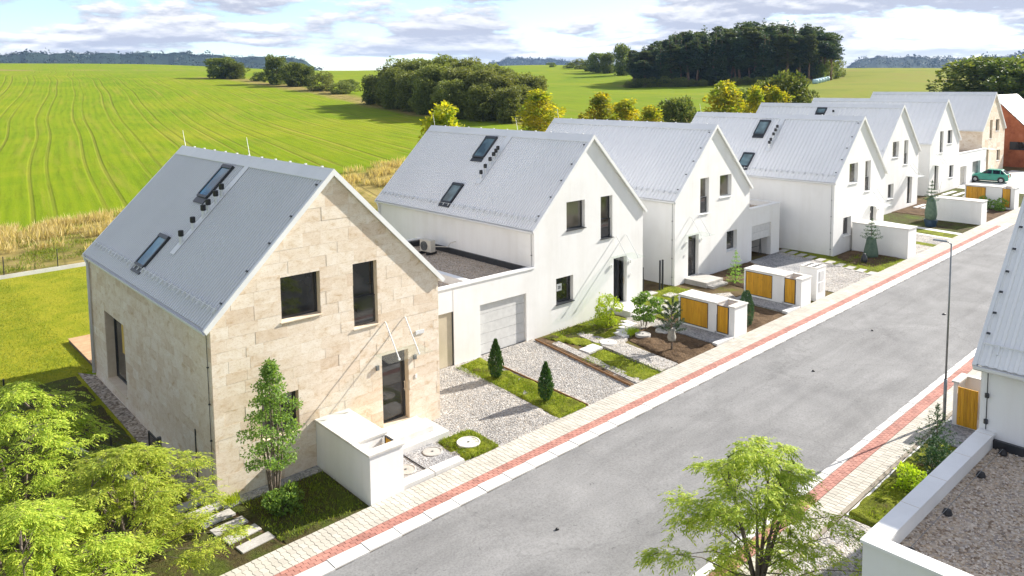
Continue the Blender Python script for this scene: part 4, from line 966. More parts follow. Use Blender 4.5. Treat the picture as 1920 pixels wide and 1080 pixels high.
zg3 = gz(38)-.1
G3 = garage('white flat roofed garage with half open door and trestle inside', 35.943, 39.85, 4.30, 11.5, zg3, 3.75, [(36.3, 38.75, zg3-.05, 2.56)], left=False)
sectional(G3, 36.3, 38.75, 1.55, 2.56, 4.42, M['lframe'], n=2)
b = MB(); b.box(36.0, 39.5, 9.0, 9.05, zg3-.1, 2.6); b.box(36.2, 38.8, 4.66, 9.0, 2.57, 2.6); b.box(36.0, 36.05, 4.66, 9.0, zg3-.1, 2.57); b.box(38.8, 38.85, 4.66, 9.0, zg3-.1, 2.57); b.build('inner_wall', M['white'], G3)
G6 = garage('white flat roofed garage with two door openings beside the green car', 78.75, 87.76, 5.66, 13.5, gz(83), 4.32, [(79.5, 81.5, gz(83)-.05, 2.85), (83.3, 85.9, gz(83)-.05, 3.1)], left=False, right=False)
sectional(G6, 79.5, 81.5, gz(83), 2.85, 5.9, M['ivory'], n=4); sectional(G6, 83.3, 85.9, gz(83), 3.1, 5.9, M['galv'], n=4)
G5 = garage('white flat roofed garage half hidden between the forward house and the next', 49.1, 57.5, 5.3, 13, gz(53), 3.7, [(51, 53.7, gz(53)-.05, 2.8)], left=False, right=False)
sectional(G5, 51, 53.7, gz(53), 2.8, 5.45, M['lframe'], n=4)
t = thing('trestle', 'dark folding trestle standing in the half open garage', 'trestle', (38.0, 4.75, zg3+.02)); b = MB()
b.tube([(0,0,0), (.15,0,1.25)], .03, 5); b.tube([(.3,0,0), (.15,0,1.25)], .03, 5); b.build('leg', M['anth'], t); b = MB(); b.tube([(-.9,.1,1.3), (.4,0,1.25)], .025, 5); b.tube([(-.8,.1,.7), (.25,0,.7)], .02, 5); b.build('rail', M['anth'], t)

# opposite house with its flat garage (near right)
def opposite():
    x, y, z, D = 12.62, -16.0, .02, 13.5
    root = thing('gabled_house', 'white house opposite the row with pale blue grey roof cut by the right edge', 'house', (x, y, z), 'white gabled houses along the street')
    w = MB()
    w.poly([(0,-D,-.5),(0,0,-.5),(0,0,HE-.03),(0,-D,HE-.03)][::-1]); w.poly([(W,-D,-.5),(W,0,-.5),(W,0,HE-.03),(W,-D,HE-.03)])
    wall_grid(w, 0, W, -.5, lambda s: HE+SL*min(s, W-s)-.03, [(2.15,3.45,4.8,6.18), (4.62,5.52,4.02,6.18), (5.62,6.68,.2,2.7)], lambda s, zz: (s, 0, zz), extra=(4.0,))
    for o in [(2.15,3.45,4.8,6.18), (4.62,5.52,4.02,6.18), (5.62,6.68,.2,2.7)]: reveal(w, o, lambda s, zz: (s, 0, zz), lambda s, zz: (s, -.25, zz))
    w.poly([(0,-D,-.5),(W,-D,-.5),(W,-D,HE-.03),(4,-D,HR-.03),(0,-D,HE-.03)]); w.build('wall', M['white'], root)
    for o in [(2.15,3.45,4.8,6.18), (4.62,5.52,4.02,6.18)]:
        a, b_, c, d = o; f = MB(); f.box(a, b_, -.25, -.2, c, d); f.build('window', M['glass'], root)
    f = MB(); f.box(5.62, 6.68, -.25, -.2, .2, 2.7); f.build('door', M['anth'], root)
    rs = roof_sheet(D, .2, -D-.12, .12, -1); rs2 = roof_sheet(D, .2, -D-.12, .12, 1); n = len(rs.v); rs.v += rs2.v; rs.f += [tuple(n+i for i in f_) for f_ in rs2.f]
    roof = rs.build('roof', M['roof'], root); nx, nz = -SL/math.hypot(1, SL), 1/math.hypot(1, SL)
    dk = MB()
    for s in (0, 1):
        X = (lambda v: v) if s == 0 else (lambda v: W-v); pts = [(-.10, HE-.10*SL), (4, HR), (4, HR-.06), (-.06, HE-.06*SL-.06)]
        a = [(X(p[0]+nx*.03), -D-.1, p[1]+nz*.03) for p in pts]; dk.prism(a, [(q[0], .1, q[2]) for q in a])
    dk.build('roof_deck', M['trim'], roof)
    for s in (0, 1):
        X = (lambda v: v) if s == 0 else (lambda v: W-v); pts = [(-.14+nx*.12, HE-.14*SL+nz*.12), (4.0, HR+.165), (4.0, HR-.05), (-.14, HE-.14*SL-.05)]
        vt = MB(); vt.prism([(X(p[0]), .06, p[1]) for p in pts], [(X(p[0]), .15, p[1]) for p in pts]); vt.build('verge_trim', M['zinc'], roof)
    rc = MB(); rc.obox((4-.13, -D/2, HR-.05), (.13,0,.13*SL), (0,D/2+.1,0), (nx*.01,0,nz*.01)); rc.build('ridge_cap', M['zinc'], roof)
    g = MB(); prof = [(-.26,-.02), (-.255,-.09), (-.20,-.135), (-.13,-.12), (-.105,-.04), (-.12,-.04), (-.14,-.105), (-.20,-.118), (-.243,-.085), (-.248,-.02)]
    g.prism([(p[0], -D-.1, HE-.06+p[1]) for p in prof], [(p[0], .12, HE-.06+p[1]) for p in prof]); g.build('gutter', M['zinc'], root)
    sg = MB(); sg.tube([(.30+nx*.13, -D, HE+.3*SL+nz*.13), (.30+nx*.13, .02, HE+.3*SL+nz*.13)], .02, 6)
    k = .3
    while k < D: sg.obox((.22+nx*.09, -k, HE+SL*.22+nz*.09), (.09,0,.09*SL), (0,.02,0), (nx*.05,0,nz*.05)); k += 1.1
    sg.build('snow_guard', M['zinc'], roof, kind='stuff')
    lc = MB(); lc.tube([(-.05, -.16, HE-.2), (-.04, -.16, 3.5)], .012, 5)
    for zz in (3.7, 4.35): lc.lathe([(.001,-.05),(.05,-.05),(.05,.05),(.001,.05)], (-.06, -.16, zz), 8)
    lc.build('lightning_conductor', M['anth'], root)
    vc = MB()
    for t in (.5, .92, 1.36, 1.8, 2.3, 2.8, 3.3): vc.obox((t+nx*.13, .0, HE+SL*t+nz*.13), (.018,0,.018), (0,.04,0), (nx*.012,0,nz*.012))
    vc.build('cable_clips', M['anth'], roof, kind='stuff')
opposite()
G8 = garage('grey gravel flat roof with white parapet at the near right corner', 6.02, 12.60, -16.04, -29.0, 0, 3.49, [], parapet=.30, flip=-1, right=False)
rngp = np.random.default_rng(77); n = 13000
P = np.stack([rngp.uniform(6.36, 12.5, n), rngp.uniform(-28.5, -16.4, n), np.full(n, 3.49-.358)], 1)
pebble_mesh('pebbles', P, rngp.uniform(.018, .042, n), G8, M['pebs'], rngp)
b = MB(); b.box(12.50, 12.597, -28.6, -16.35, 3.1, 3.34); b.build('upstand', M['anth'], G8)
b = MB()
for i in range(1, 5): b.box(5.975, 6.36, -16.04-i*2.6-.004, -16.04-i*2.6+.004, 3.4885, 3.4935); 
for i in range(1, 5): b.box(6.36+i*1.5-.004, 6.36+i*1.5+.004, -16.37, -15.99, 3.4885, 3.4935)
b.build('cap_joint', M['mortar'], G8)
blk = [(6.75, -16.62), (8.66, -16.62), (10.80, -16.60), (12.3, -16.62)]
for (px, py) in blk:
    b = MB(); b.lathe([(.001,0),(.085,0),(.10,.03),(.07,.11),(.025,.13),(.001,.13)], (px, py, 3.14), 10); b.build('conductor_block', M['black'], G8)
b = MB(); b.tube([(p[0], p[1], 3.28) for p in blk], .006, 5); b.build('conductor_wire', M['galv'], G8)

# air conditioner on the garage roof
ac = thing('air_conditioner', 'ivory air conditioner unit on the gravel roof by the white wall', 'air conditioner', (15.15, 10.75, 3.12), None, math.radians(8))
b = MB(); b.box(-.17, .17, -.42, .42, .12, .75); ca = b.build('casing', M['ivory'], ac, bevel=.02)
b = MB(); b.lathe([(.001,0),(.25,0),(.25,.02),(.001,.02)], n=20); fg = b.build('fan_grille', M['galv'], ac); fg.rotation_euler = (0, -math.pi/2, 0); fg.location = (-.172, .08, .43)
b = MB()
for r in (.08, .14, .20, .245):
    b.tube([(r*math.cos(k*.3142), r*math.sin(k*.3142), .025) for k in range(21)], .008, 4, cap=False)
fr = b.build('guard_ring', M['anth'], fg)
for s in (-.28, .28):
    b = MB(); b.box(-.34, .34, s-.06, s+.06, 0, .12); b.build('foot', M['black'], ac)
b = MB(); b.tube([(.1,-.42,.4), (.25,-.75,.42), (.45,-1.05,.40), (.5,-1.2,.62), (.95,-1.25,.66)], .022, 6); b.build('pipe', M['ivory'], ac)

# far right: brick house
def brick_house():
    m, nt, N, L = newmat('red_brickwork'); out = N('ShaderNodeOutputMaterial'); p = N('ShaderNodeBsdfPrincipled'); L(p.outputs[0], out.inputs[0])
    L(ramp(N, L, tnoise(N, L, wpos(N), .9, 6, .7), [(.3, (.20,.055,.022)), (.5, (.34,.10,.04)), (.7, (.44,.15,.07))]), p.inputs['Base Color']); p.inputs['Roughness'].default_value = .9
    x0, x1, y0, y1, z = 101, 111, -6, 8.3, 1.5; root = thing('brick_house', 'red brick house with pale tiled roof at the far right end of the street', 'house', (0,0,0))
    yr_, zr = 9.0, 9.8; ye, ze = 2.6, 3.4; ys_ = 2*yr_-ye
    w = MB(); a = [(x0, ys_-.4, z-1), (x0, ys_-.4, ze+.4), (x0, yr_, zr), (x0, ye+.4, ze+.4), (x0, ye+.4, z-1)]
    w.prism(a, [(x1, q[1], q[2]) for q in a]); w.build('wall', m, root)
    rb = MB(); rb.prism([(x0-.25, ye, ze+.02), (x0-.25, yr_, zr+.02), (x0-.25, yr_, zr+.12), (x0-.25, ye, ze+.12)], [(x1+.25, ye, ze+.02), (x1+.25, yr_, zr+.02), (x1+.25, yr_, zr+.12), (x1+.25, ye, ze+.12)])
    roof = rb.build('roof', M['anth'], root)
    rb = MB(); rb.prism([(x0-.25, yr_, zr+.02), (x0-.25, ys_, ze+.02), (x0-.25, ys_, ze+.12), (x0-.25, yr_, zr+.12)], [(x1+.25, yr_, zr+.02), (x1+.25, ys_, ze+.02), (x1+.25, ys_, ze+.12), (x1+.25, yr_, zr+.12)]); rb.build('rear_slope', M['tilewhite'], roof)
    n = 14
    for i in range(n):
        y0_ = ye+(yr_-ye)*i/n; y1_ = ye+(yr_-ye)*(i+1.06)/n; t_ = MB(); f = lambda yy: ze+(yy-ye)*(zr-ze)/(yr_-ye)
        t_.prism([(x0-.27, y0_, f(y0_)+.125), (x1+.27, y0_, f(y0_)+.125), (x1+.27, y1_, f(y1_)+.125), (x0-.27, y1_, f(y1_)+.125)], [(x0-.27, y0_, f(y0_)+.23), (x1+.27, y0_, f(y0_)+.23), (x1+.27, y1_, f(y1_)+.16), (x0-.27, y1_, f(y1_)+.16)])
        t_.build('tile_course', M['tilewhite'], roof)
    for (xx, yy) in ((104, 5.6), (107, 5.8)):
        s_ = MB(); f = lambda y_: ze+(y_-ye)*(zr-ze)/(yr_-ye)+.22
        s_.prism([(xx, yy-.6, f(yy-.6)), (xx+1.1, yy-.6, f(yy-.6)), (xx+1.1, yy+.6, f(yy+.6)), (xx, yy+.6, f(yy+.6))], [(xx, yy-.6, f(yy-.6)+.12), (xx+1.1, yy-.6, f(yy-.6)+.12), (xx+1.1, yy+.6, f(yy+.6)+.12), (xx, yy+.6, f(yy+.6)+.12)]); s_.build('skylight', M['anth'], roof)
    f = MB(); f.box(x0-.05, x0+.1, 5.1, 6.9, 3.2, 4.2); f.build('window', M['glass'], root)
    f = MB(); f.box(x0-.10, x0+.02, 3.6, 3.9, 1.4, 5.0); f.build('downpipe', M['anth'], root)
brick_house()

# ------------------------------------------------------------------ street and pavements
KT = .0133
def yl(x): return -5.146+KT*x
def yr(x): return -11.585+KT*x
def strip(name, x0, x1, f0, f1, off, mat, kind='structure', parent=None, n=1):
    b = MB()
    for i in range(n):
        a, c = x0+(x1-x0)*i/n, x0+(x1-x0)*(i+1)/n
        b.poly([(a, f0(a), gz(a)+off), (c, f0(c), gz(c)+off), (c, f1(c), gz(c)+off), (a, f1(a), gz(a)+off)])
    return b.build(name, mat, parent, kind=kind)
strip('road', -40, 107, yr, yl, -.018, M['asphalt'])
pl = strip('pavement', -40, 107, yl, lambda x: yl(x)+1.80, .002, M['joint'])
pr = strip('pavement', -40, 107, lambda x: yr(x)-1.45, yr, .002, M['joint'])

def paver_mesh(name, lx, ly, wav, h, mat):
    """one interlocking block: wavy long sides, a chamfered top; origin in its middle at the bed"""
    pts = [(0, -wav*0), (.25, wav), (.5, 0), (.75, -wav), (1, 0)] if wav else [(0, 0), (1, 0)]
    L_ = [(-lx/2+w, -ly/2+t*ly) for t, w in pts]; R_ = [(lx/2+w, -ly/2+t*ly) for t, w in pts]
    out = L_[::-1]+R_                                                   # ccw seen from above: down the left side, up the right side
    b = MB(); n = len(out)
    ins = [(p[0]*(1-.012/lx*1.0), p[1]*(1-.012/ly)) for p in out]
    base = len(b.v); b.v += [(p[0], p[1], -.02) for p in out]+[(p[0], p[1], h-.005) for p in out]+[(p[0], p[1], h) for p in ins]
    for k in (0, 1):
        for i in range(n):
            j = (i+1) % n; b.f.append((base+k*n+i, base+k*n+j, base+(k+1)*n+j, base+(k+1)*n+i))
    b.f.append(tuple(base+2*n+i for i in range(n))); return b
def place_blocks(parent, name, proto, mat, spots, limit):
    """the nearest blocks each an object of their own (shared mesh), the rest one joined part"""
    spots = sorted(spots, key=lambda s: (s[0]-CAM[0])**2+(s[1]-CAM[1])**2)
    me = proto.mesh(name, mat); R = random.Random(len(spots))
    rest = []
    for i, (x, y, z) in enumerate(spots):
        dz = R.uniform(-.0025, .0025)
        if i < limit: link(name, me, parent, loc=(x, y, z+dz))
        else: rest.append((x, y, z+dz))
    if rest:
        V = np.array(proto.v); k = len(V); A = np.array(rest); VV = (V[None]+A[:,None,:]).reshape(-1,3)
        F = []
        for i in range(len(A)): F += [tuple(i*k+j for j in f) for f in proto.f]
        m = bpy.data.meshes.new('remaining_'+name+'s'); m.from_pydata(VV.tolist(), [], F); m.update(); m.materials.append(mat); link('remaining_'+name+'s', m, parent, 'stuff')
gp = paver_mesh('paver', .163, .230, .020, .034, M['paver']); rp = paver_mesh('red_paver', .194, .119, 0, .034, M['redpaver'])
def visible_x(x, y): return x > -1.5
sp = []
for i in range(-10, 640):
    x = i*.169
    if x > 96: break
    for r in range(4): sp.append((x, yl(x)+.855+.118+r*.236, gz(x)))
place_blocks(pl, 'paver', gp, M['paver'], sp, 300)
sp = []
for i in range(-8, 300):
    x = i*.2
    if x > 59: break
    for r in range(3): xx = x+(.1 if r % 2 else 0); sp.append((xx, yl(xx)+.475+.062+r*.1245, gz(xx)))
place_blocks(pl, 'red_paver', rp, M['redpaver'], sp, 300)
sp = []
for i in range(340):
    x = 59+i*.169
    if x > 96: break
    for r in range(7): sp.append((x, yl(x)+.12+r*.236, gz(x)))
place_blocks(pl, 'far_paver', gp, M['paver'], sp, 0)
kb = paver_mesh('kerb_stone', .992, .455, 0, .036, M['kerb']); sp = [(x+.5, yl(x+.5)+.236, gz(x+.5)) for x in range(-3, 59)]
place_blocks(pl, 'kerb_stone', kb, M['kerb'], sp, 300)
kb2 = paver_mesh('kerb_stone', .992, .235, 0, .045, M['kerb']); sp = [(x+.5, yr(x+.5)-.125, gz(x+.5)) for x in range(-2, 90)]
place_blocks(pr, 'kerb_stone', kb2, M['kerb'], sp, 300)
sp = []
for i in range(20, 440):
    x = i*.2
    for r in range(3): xx = x+(.1 if r % 2 else 0); sp.append((xx, yr(xx)-.26-.062-r*.1245, gz(xx)))
place_blocks(pr, 'red_paver', rp, M['redpaver'], [s for s in sp if s[0] > 4], 300)
sp = []
for i in range(24, 520):
    x = i*.169
    for r in range(3): sp.append((x, yr(x)-.645-.118-r*.236, gz(x)))
place_blocks(pr, 'paver', gp, M['paver'], [s for s in sp if s[0] > 4], 300)
# tar lumps and stones lying on the carriageway
rnd = random.Random(3)
for (x, y) in [(10.9, -10.6), (21.5, -7.4), (14.2, -9.2), (28.1, -7.0), (6.2, -7.8), (33.0, -8.5)]:
    b = MB(); k = rnd.uniform(.05, .11); b.lathe([(.001,-.01),(k,-.01),(k*.8,.04),(.001,.06)], n=8)
    o = b.build('asphalt_lump', M['black'], smooth=True, loc=(x, y, gz(x)-.016)); o.scale = (1, rnd.uniform(.6, 1.2), 1)
    tag(o, 'small dark lump of tar lying on the grey road', 'tar lump', 'tar lumps on the road')

# ------------------------------------------------------------------ front gardens
def sheet(name, pts, off, mat, kind='structure', skirt=.10):
    b = MB(); top = [(x, y, gz(x)+off) for x, y in pts]; bot = [(x, y, gz(x)+off-skirt) for x, y in pts]
    a = sum(pts[i][0]*pts[(i+1) % len(pts)][1]-pts[(i+1) % len(pts)][0]*pts[i][1] for i in range(len(pts)))
    if a < 0: top, bot = top[::-1], bot[::-1]
    b.prism(bot, top); return b.build(name, mat, kind=kind)
def bpave(x): return yl(x)+1.81
# mounded bed with real lumps, not a flat sheet
def bed(name, pts, off, mat, amp, step=.09, seed=1):
    P = np.array(pts); x0, y0 = P.min(0); x1, y1 = P.max(0); nx, ny = max(2, int((x1-x0)/step)), max(2, int((y1-y0)/step)); rng = np.random.default_rng(seed)
    xs = np.linspace(x0, x1, nx+1); ys = np.linspace(y0, y1, ny+1)
    def smooth(a, k):
        for _ in range(k): a = (a+np.roll(a,1,0)+np.roll(a,-1,0)+np.roll(a,1,1)+np.roll(a,-1,1))/5
        return a/max(a.std(), 1e-9)
    h = smooth(rng.normal(size=(nx+1, ny+1)), 2)*.5+smooth(rng.normal(size=(nx+1, ny+1)), 9)*.7
    X, Y = np.meshgrid(xs, ys, indexing='ij'); ed = np.full(X.shape, 9.0); inside = np.zeros(X.shape, bool); n = len(P)
    for i in range(n):
        (ax, ay), (bx, by) = P[i], P[(i+1) % n]; vx, vy = bx-ax, by-ay; t = np.clip(((X-ax)*vx+(Y-ay)*vy)/(vx*vx+vy*vy+1e-9), 0, 1); ed = np.minimum(ed, np.hypot(X-ax-t*vx, Y-ay-t*vy))
        c = ((ay > Y) != (by > Y)) & (X < (bx-ax)*(Y-ay)/(by-ay+1e-12)+ax); inside ^= c
    Z = gz(X)+off+np.clip(ed/.12, 0, 1)*amp*(h*.6+.9); idx = -np.ones(X.shape, int); b = MB(); ok = inside | (ed < step*.7)
    Z = np.where(inside, Z, gz(X)+off-.03)
    idx[ok] = np.arange(ok.sum()); b.v = np.stack([X[ok], Y[ok], Z[ok]], 1).tolist()
    for i in range(nx):
        for j in range(ny):
            q = (idx[i,j], idx[i+1,j], idx[i+1,j+1], idx[i,j+1])
            if min(q) >= 0: b.f.append(tuple(int(k) for k in q))
    return b.build(name, mat, kind='structure', smooth=True)
def slab(x0, x1, y0, y1, top, mat=None, name='paving_slab', lab='pale concrete slab set in the garden ground', grp='stepping slabs in the front gardens', rz=0, h=.10, z=None):
    cx, cy = (x0+x1)/2, (y0+y1)/2; b = MB(); b.box(x0-cx, x1-cx, y0-cy, y1-cy, -h, 0); o = b.build(name, mat or M['concrete'], bevel=.008)
    o.location = (cx, cy, (gz(cx) if z is None else z)+top); o.rotation_euler = (0, 0, rz); return tag(o, lab, 'paving slab', grp)
def manhole(x, y, r, label, top=.05, mat=None, inner=None):
    t = thing('manhole_cover', label, 'manhole cover', (x, y, gz(x)), 'round manhole covers in the gardens'); b = MB(); b.lathe([(r,-.1),(r,top),(r*.97,top+.012),(r*.86,top+.012),(r*.86,top-.01)], n=28, cap=False); b.build('rim', mat or M['concrete'], t)
    c = MB(); c.lathe([(.001,top-.012),(r*.855,top-.012),(r*.855,top-.002),(.001,top-.001)], n=28); c.build('lid', inner or M['concrete'], t); k = MB(); k.lathe([(.001,0),(.04,0),(.04,.02),(.001,.02)], (0,0,top-.002), 8); k.build('lifting_point', M['galv'], t); return t

sheet('gravel_yard', [(4.28,bpave(4.28)),(16.0,bpave(16)),(16.0,3.62),(8.0,3.9),(8.0,-.001),(4.28,-.001)], .0, M['gravel'])
rng = np.random.default_rng(5); n = 15000
P = np.stack([rng.uniform(8.05, 15.9, n), rng.uniform(-3.1, 3.55, n), np.zeros(n)], 1); P = P[~((P[:,0] > 10.9) & (P[:,0] < 12.9))]; P[:,2] = gz(P[:,0])
sp = pebble_mesh('gravel_stones', P, rng.uniform(.014, .036, len(P)), None, M['pebg'], rng); tag(sp, 'loose pale crushed stones on the gravel driveways', 'gravel', kind='stuff')
sheet('grey_gravel_strip', [(.05,-.45),(3.12,-.45),(3.12,-.03),(.05,-.03)], .01, M['dgravel'])
bed('garden_bed', [(.62,bpave(.6)+.02),(3.13,bpave(3.1)+.02),(3.13,-.46),(.15,-.46)], .0, M['weeds_and_lawn_shade'], .045, seed=2)
sheet('pebble_strip', [(-.55,.5),(-.02,.1),(-.02,13.6),(-.5,14.4)], .015, M['pebble'])
sheet('lawn', [(-1.15,1.3),(-.5,.5),(-.5,14.3),(60,14.3),(60,35.9),(-9,35.9),(-3.5,11.4)], -.01, M['lawn'])
bed('painted_lawn_shade', [(-1.2,1.3),(-.56,.5),(-.56,14.2),(-4.1,14.0),(-3.4,11.3)], -.012, M['weeds_and_lawn_shade'], .03, step=.14, seed=21)  # lawn in the house shadow; the shade is put into the dark colour
# stepping stones at the corner of the stone house
for i in range(6):
    yy = .48-i*.615; xx = -.55+i*.115
    slab(xx-.47, xx+.47, yy-.19, yy+.19, .05-.008*i, M['stepstone'], 'step_slab', 'worn grey stone step in the row descending past the stone house corner', 'stone steps at the corner of the stone house', rz=.10, h=.22)
sheet('weedy_ground', [(-14,bpave(-14)),(.55,bpave(.5)),(-.1,-.3),(-1.0,1.2),(-3.3,11),(-14,11)], -.02, M['weeds_and_lawn_shade'])
# entrance of the stone house
t = thing('entrance_steps', 'broad pale concrete steps below the door of the stone house', 'steps', (0,0,0)); z = gz(6)
b = MB(); b.box(5.35, 6.95, -1.05, -.03, z-.1, z+.42); b.build('landing', M['cap'], t, bevel=.01)
b = MB(); b.box(5.35, 7.35, -1.42, -1.056, z-.1, z+.22); b.box(6.956, 7.35, -1.05, -.03, z-.1, z+.22); b.build('lower_step', M['kerb'], t, bevel=.01)
sheet('grey_gravel_and_shade_bed', [(4.29,-2.87),(6.6,-2.87),(6.6,-1.43),(4.29,-1.43)], .03, M['dgravel'])
for xa, xb, lab in ((4.29, 5.42, 'white kerb block along the pavement next to the white bin box'), (5.44, 6.58, 'white kerb block along the pavement beside the small lawn patch')):
    slab(xa, xb, bpave(5.4)+.02, -2.88, .15, M['kerb'], 'kerb_block', lab, None, h=.3)
manhole(6.26, -1.95, .33, 'round grey manhole cover in gravel below the house steps', .045); manhole(4.98, -2.3, .33, 'round grey manhole cover half hidden by the white bin box', .045)
b = MB(); b.box(5.425, 5.435, -2.87, -1.45, z, z+.06); tag(b.build('steel_edging', M['anth']), 'thin steel strip dividing the gravel bed with manhole covers', 'edging')
bed('lawn_patch', [(6.62,bpave(6.6)+.03),(8.15,bpave(8)+.03),(8.25,-1.45),(6.75,-1.42)], .005, M['bedgrass'], .05, seed=4)
manhole(7.45, -2.35, .40, 'round pale concrete manhole cover in the small lawn patch', .10, M['cap'], M['cap'])
bed('lawn_strip', [(11.55,3.5),(12.75,3.5),(12.45,bpave(12)+.03),(10.95,bpave(11)+.03)], .0, M['bedgrass'], .06, seed=5)
b = MB(); b.prism([(12.76,3.0,gz(12)-.1),(12.79,3.0,gz(12)-.1),(12.50,bpave(12)+.03,gz(12)-.1),(12.47,bpave(12)+.03,gz(12)-.1)], [(12.76,3.0,gz(12)+.08),(12.79,3.0,gz(12)+.08),(12.50,bpave(12)+.03,gz(12)+.08),(12.47,bpave(12)+.03,gz(12)+.08)])
tag(b.build('steel_edging', M['rust']), 'rusty steel edging along the planted lawn strip', 'edging')
bed('soil_strip', [(15.98,3.5),(16.5,3.4),(15.32,bpave(15)+.02),(14.98,bpave(15)+.02)], .005, M['soil'], .03, seed=6)
b = MB(); b.prism([(15.95,3.4,gz(15)-.1),(15.98,3.4,gz(15)-.1),(14.99,bpave(15)+.02,gz(15)-.1),(14.96,bpave(15)+.02,gz(15)-.1)], [(15.95,3.4,gz(15)+.1),(15.98,3.4,gz(15)+.1),(14.99,bpave(15)+.02,gz(15)+.1),(14.96,bpave(15)+.02,gz(15)+.1)])
tag(b.build('steel_edging', M['rust']), 'rusty steel edging between the second driveway and the flower garden', 'edging')
# garden of the second house
bed('garden_bed', [(16.45,3.42),(21.4,3.62),(21.4,1.6),(16.3,.3),(15.35,bpave(15.3)+.02),(17.0,bpave(17)+.02),(17.3,.2)], .004, M['bedgrass'], .05, seed=7)
bed('garden_bed', [(16.4,3.40),(21.2,3.60),(19.6,1.5),(17.0,2.3)], .012, M['weeds_and_lawn_shade'], .04, seed=8)
sheet('gravel_path', [(16.12,2.5),(16.58,2.45),(15.78,bpave(15.8)+.01),(15.34,bpave(15.3)+.01)], .045, M['gravel'])
sheet('gravel_path', [(17.8,2.52),(18.32,2.57),(18.32,1.1),(19.14,1.05),(19.02,.38),(18.54,.25),(18.15,bpave(18)+.01),(16.98,bpave(17)+.01)], .06, M['gravel'])
sheet('soil_bed_base', [(19.05,.3),(21.5,1.1),(27.6,1.1),(27.6,bpave(27)+.01),(18.2,bpave(18)+.01)], .0, M['soil'])
bed('soil_bed', [(19.05,.28),(21.4,.9),(21.4,-.8),(21.2,bpave(21)+.02),(18.2,bpave(18)+.02)], .01, M['soil'], .05, seed=9)
sheet('gravel_path', [(20.4,2.45),(22.0,2.35),(22.4,.15),(21.5,.2),(20.2,1.4)], .055, M['gravel'])
sheet('grey_gravel_and_shade_bed', [(21.45,.05),(22.53,.05),(22.53,-2.75),(21.3,-2.75)], .06, M['dgravel'])
slab(21.15, 22.5, bpave(21)+.02, -2.77, .12, M['kerb'], 'kerb_block', 'pale kerb block before the grey gravel at the first golden door box', None, h=.25)
for (x, y, lx, ly) in [(16.62, .70, .46, .62), (17.12, .74, .46, .62)]:
    slab(x-lx/2, x+lx/2, y-ly/2, y+ly/2, .09, M['kerb'], lab='square slab of the pair in the green bed by the second driveway', grp='pair of slabs by the second driveway')
for i, (x, y) in enumerate([(19.22, .98), (19.62, 1.16), (20.0, 1.36), (20.42, 1.56), (20.82, 1.78)]):
    slab(x-.16, x+.16, y-.42, y+.34, .10, M['kerb'], lab='narrow slab in the short row leading to the door of the second house', grp='slabs leading to the second door', rz=-.15)
for i, (x, y) in enumerate([(24.9, 3.68), (24.85, 2.96), (25.7, 4.3), (22.8, 2.0), (23.5, 2.4), (24.2, 2.2), (24.6, 1.6), (23.6, 1.5), (26.2, 3.3), (26.5, 2.5)]):
    slab(x-.38, x+.38, y-.27, y+.27, .06, M['concrete'], lab='pale slab in the path between the second and third house', grp='slabs between the second and third house', rz=.05)
manhole(18.02, .70, .40, 'round pale manhole cover in the gravel path of the second house', .085, M['cap'], M['cap']); manhole(19.85, .15, .36, 'round grey manhole cover in dark soil before the small pine', .14)
manhole(20.95, -.15, .34, 'round manhole cover right behind the small pine', .12, M['cap'])
t = thing('entrance_steps', 'pale step slab below the open door of the second house', 'steps', (0,0,0)); b = MB(); b.box(21.6, 23.1, 2.35, 3.62, gz(22)-.1, gz(22)+.30); b.build('landing', M['kerb'], t, bevel=.01)
b = MB(); b.box(21.75, 22.9, 1.95, 2.344, gz(22)-.1, gz(22)+.15); b.build('lower_step', M['kerb'], t, bevel=.01)
bed('soil_bed', [(23.7,bpave(23.7)+.02),(27.4,bpave(27.4)+.02),(27.3,-.6),(23.7,-.6)], .01, M['soil'], .05, seed=10)
sheet('gravel_path', [(25.0,.1),(27.6,-.4),(28.9,1.2),(27.3,2.2)], .03, M['gravel'])
sheet('bed_grass_patch', [(23.0,4.1),(27.9,4.6),(27.9,1.3),(22.6,.9)], .0, M['bedgrass'])
# third house
sheet('grey_gravel_and_shade_bed', [(27.95,.4),(28.97,.4),(28.97,-2.62),(27.75,-2.62)], .05, M['dgravel'])
slab(27.6, 28.95, bpave(27.6)+.02, -2.64, .12, M['kerb'], 'kerb_block', 'pale kerb block before the grey gravel at the second golden door box', None, h=.25)
t = thing('entrance_steps', 'grey concrete steps below the door of the third house', 'steps', (0,0,0)); b = MB(); b.box(28.9, 30.6, 2.75, 4.28, gz(29)-.3, gz(29)+.26); b.build('landing', M['concrete'], t, bevel=.01)
b = MB(); b.box(29.0, 30.5, 2.35, 2.744, gz(29)-.3, gz(29)+.10); b.build('lower_step', M['concrete'], t, bevel=.01)
bed('soil_bed', [(30.65,4.2),(36.0,4.25),(34.1,.9),(30.3,1.0)], .0, M['soil'], .05, seed=11)
sheet('gravel_yard', [(36.0,4.28),(39.9,4.28),(39.75,3.8),(38.2,bpave(38)+.01),(33.0,bpave(33)+.01),(33.2,.7),(34.2,.8)], .0, M['gravel'])
sheet('grey_gravel_and_shade_bed', [(36.1,4.26),(39.3,4.26),(38.6,.6),(34.6,.8)], .008, M['dgravel'])  # same gravel as the yard; its shade is put into this darker sheet
b = MB(); b.box(36.3, 38.75, 4.35, 9, gz(37)-.12, gz(37)-.08); b.build('floor', M['concrete'], G3)
for i in range(10):
    t_ = i/9; x = 40.35-2.0*t_; y = 4.2-6.85*t_; slab(x-.42, x+.42, y-.22, y+.22, .03, M['concrete'], lab='slab in the path along the left side of the forward white house', grp='slab path beside the forward white house', rz=.06)
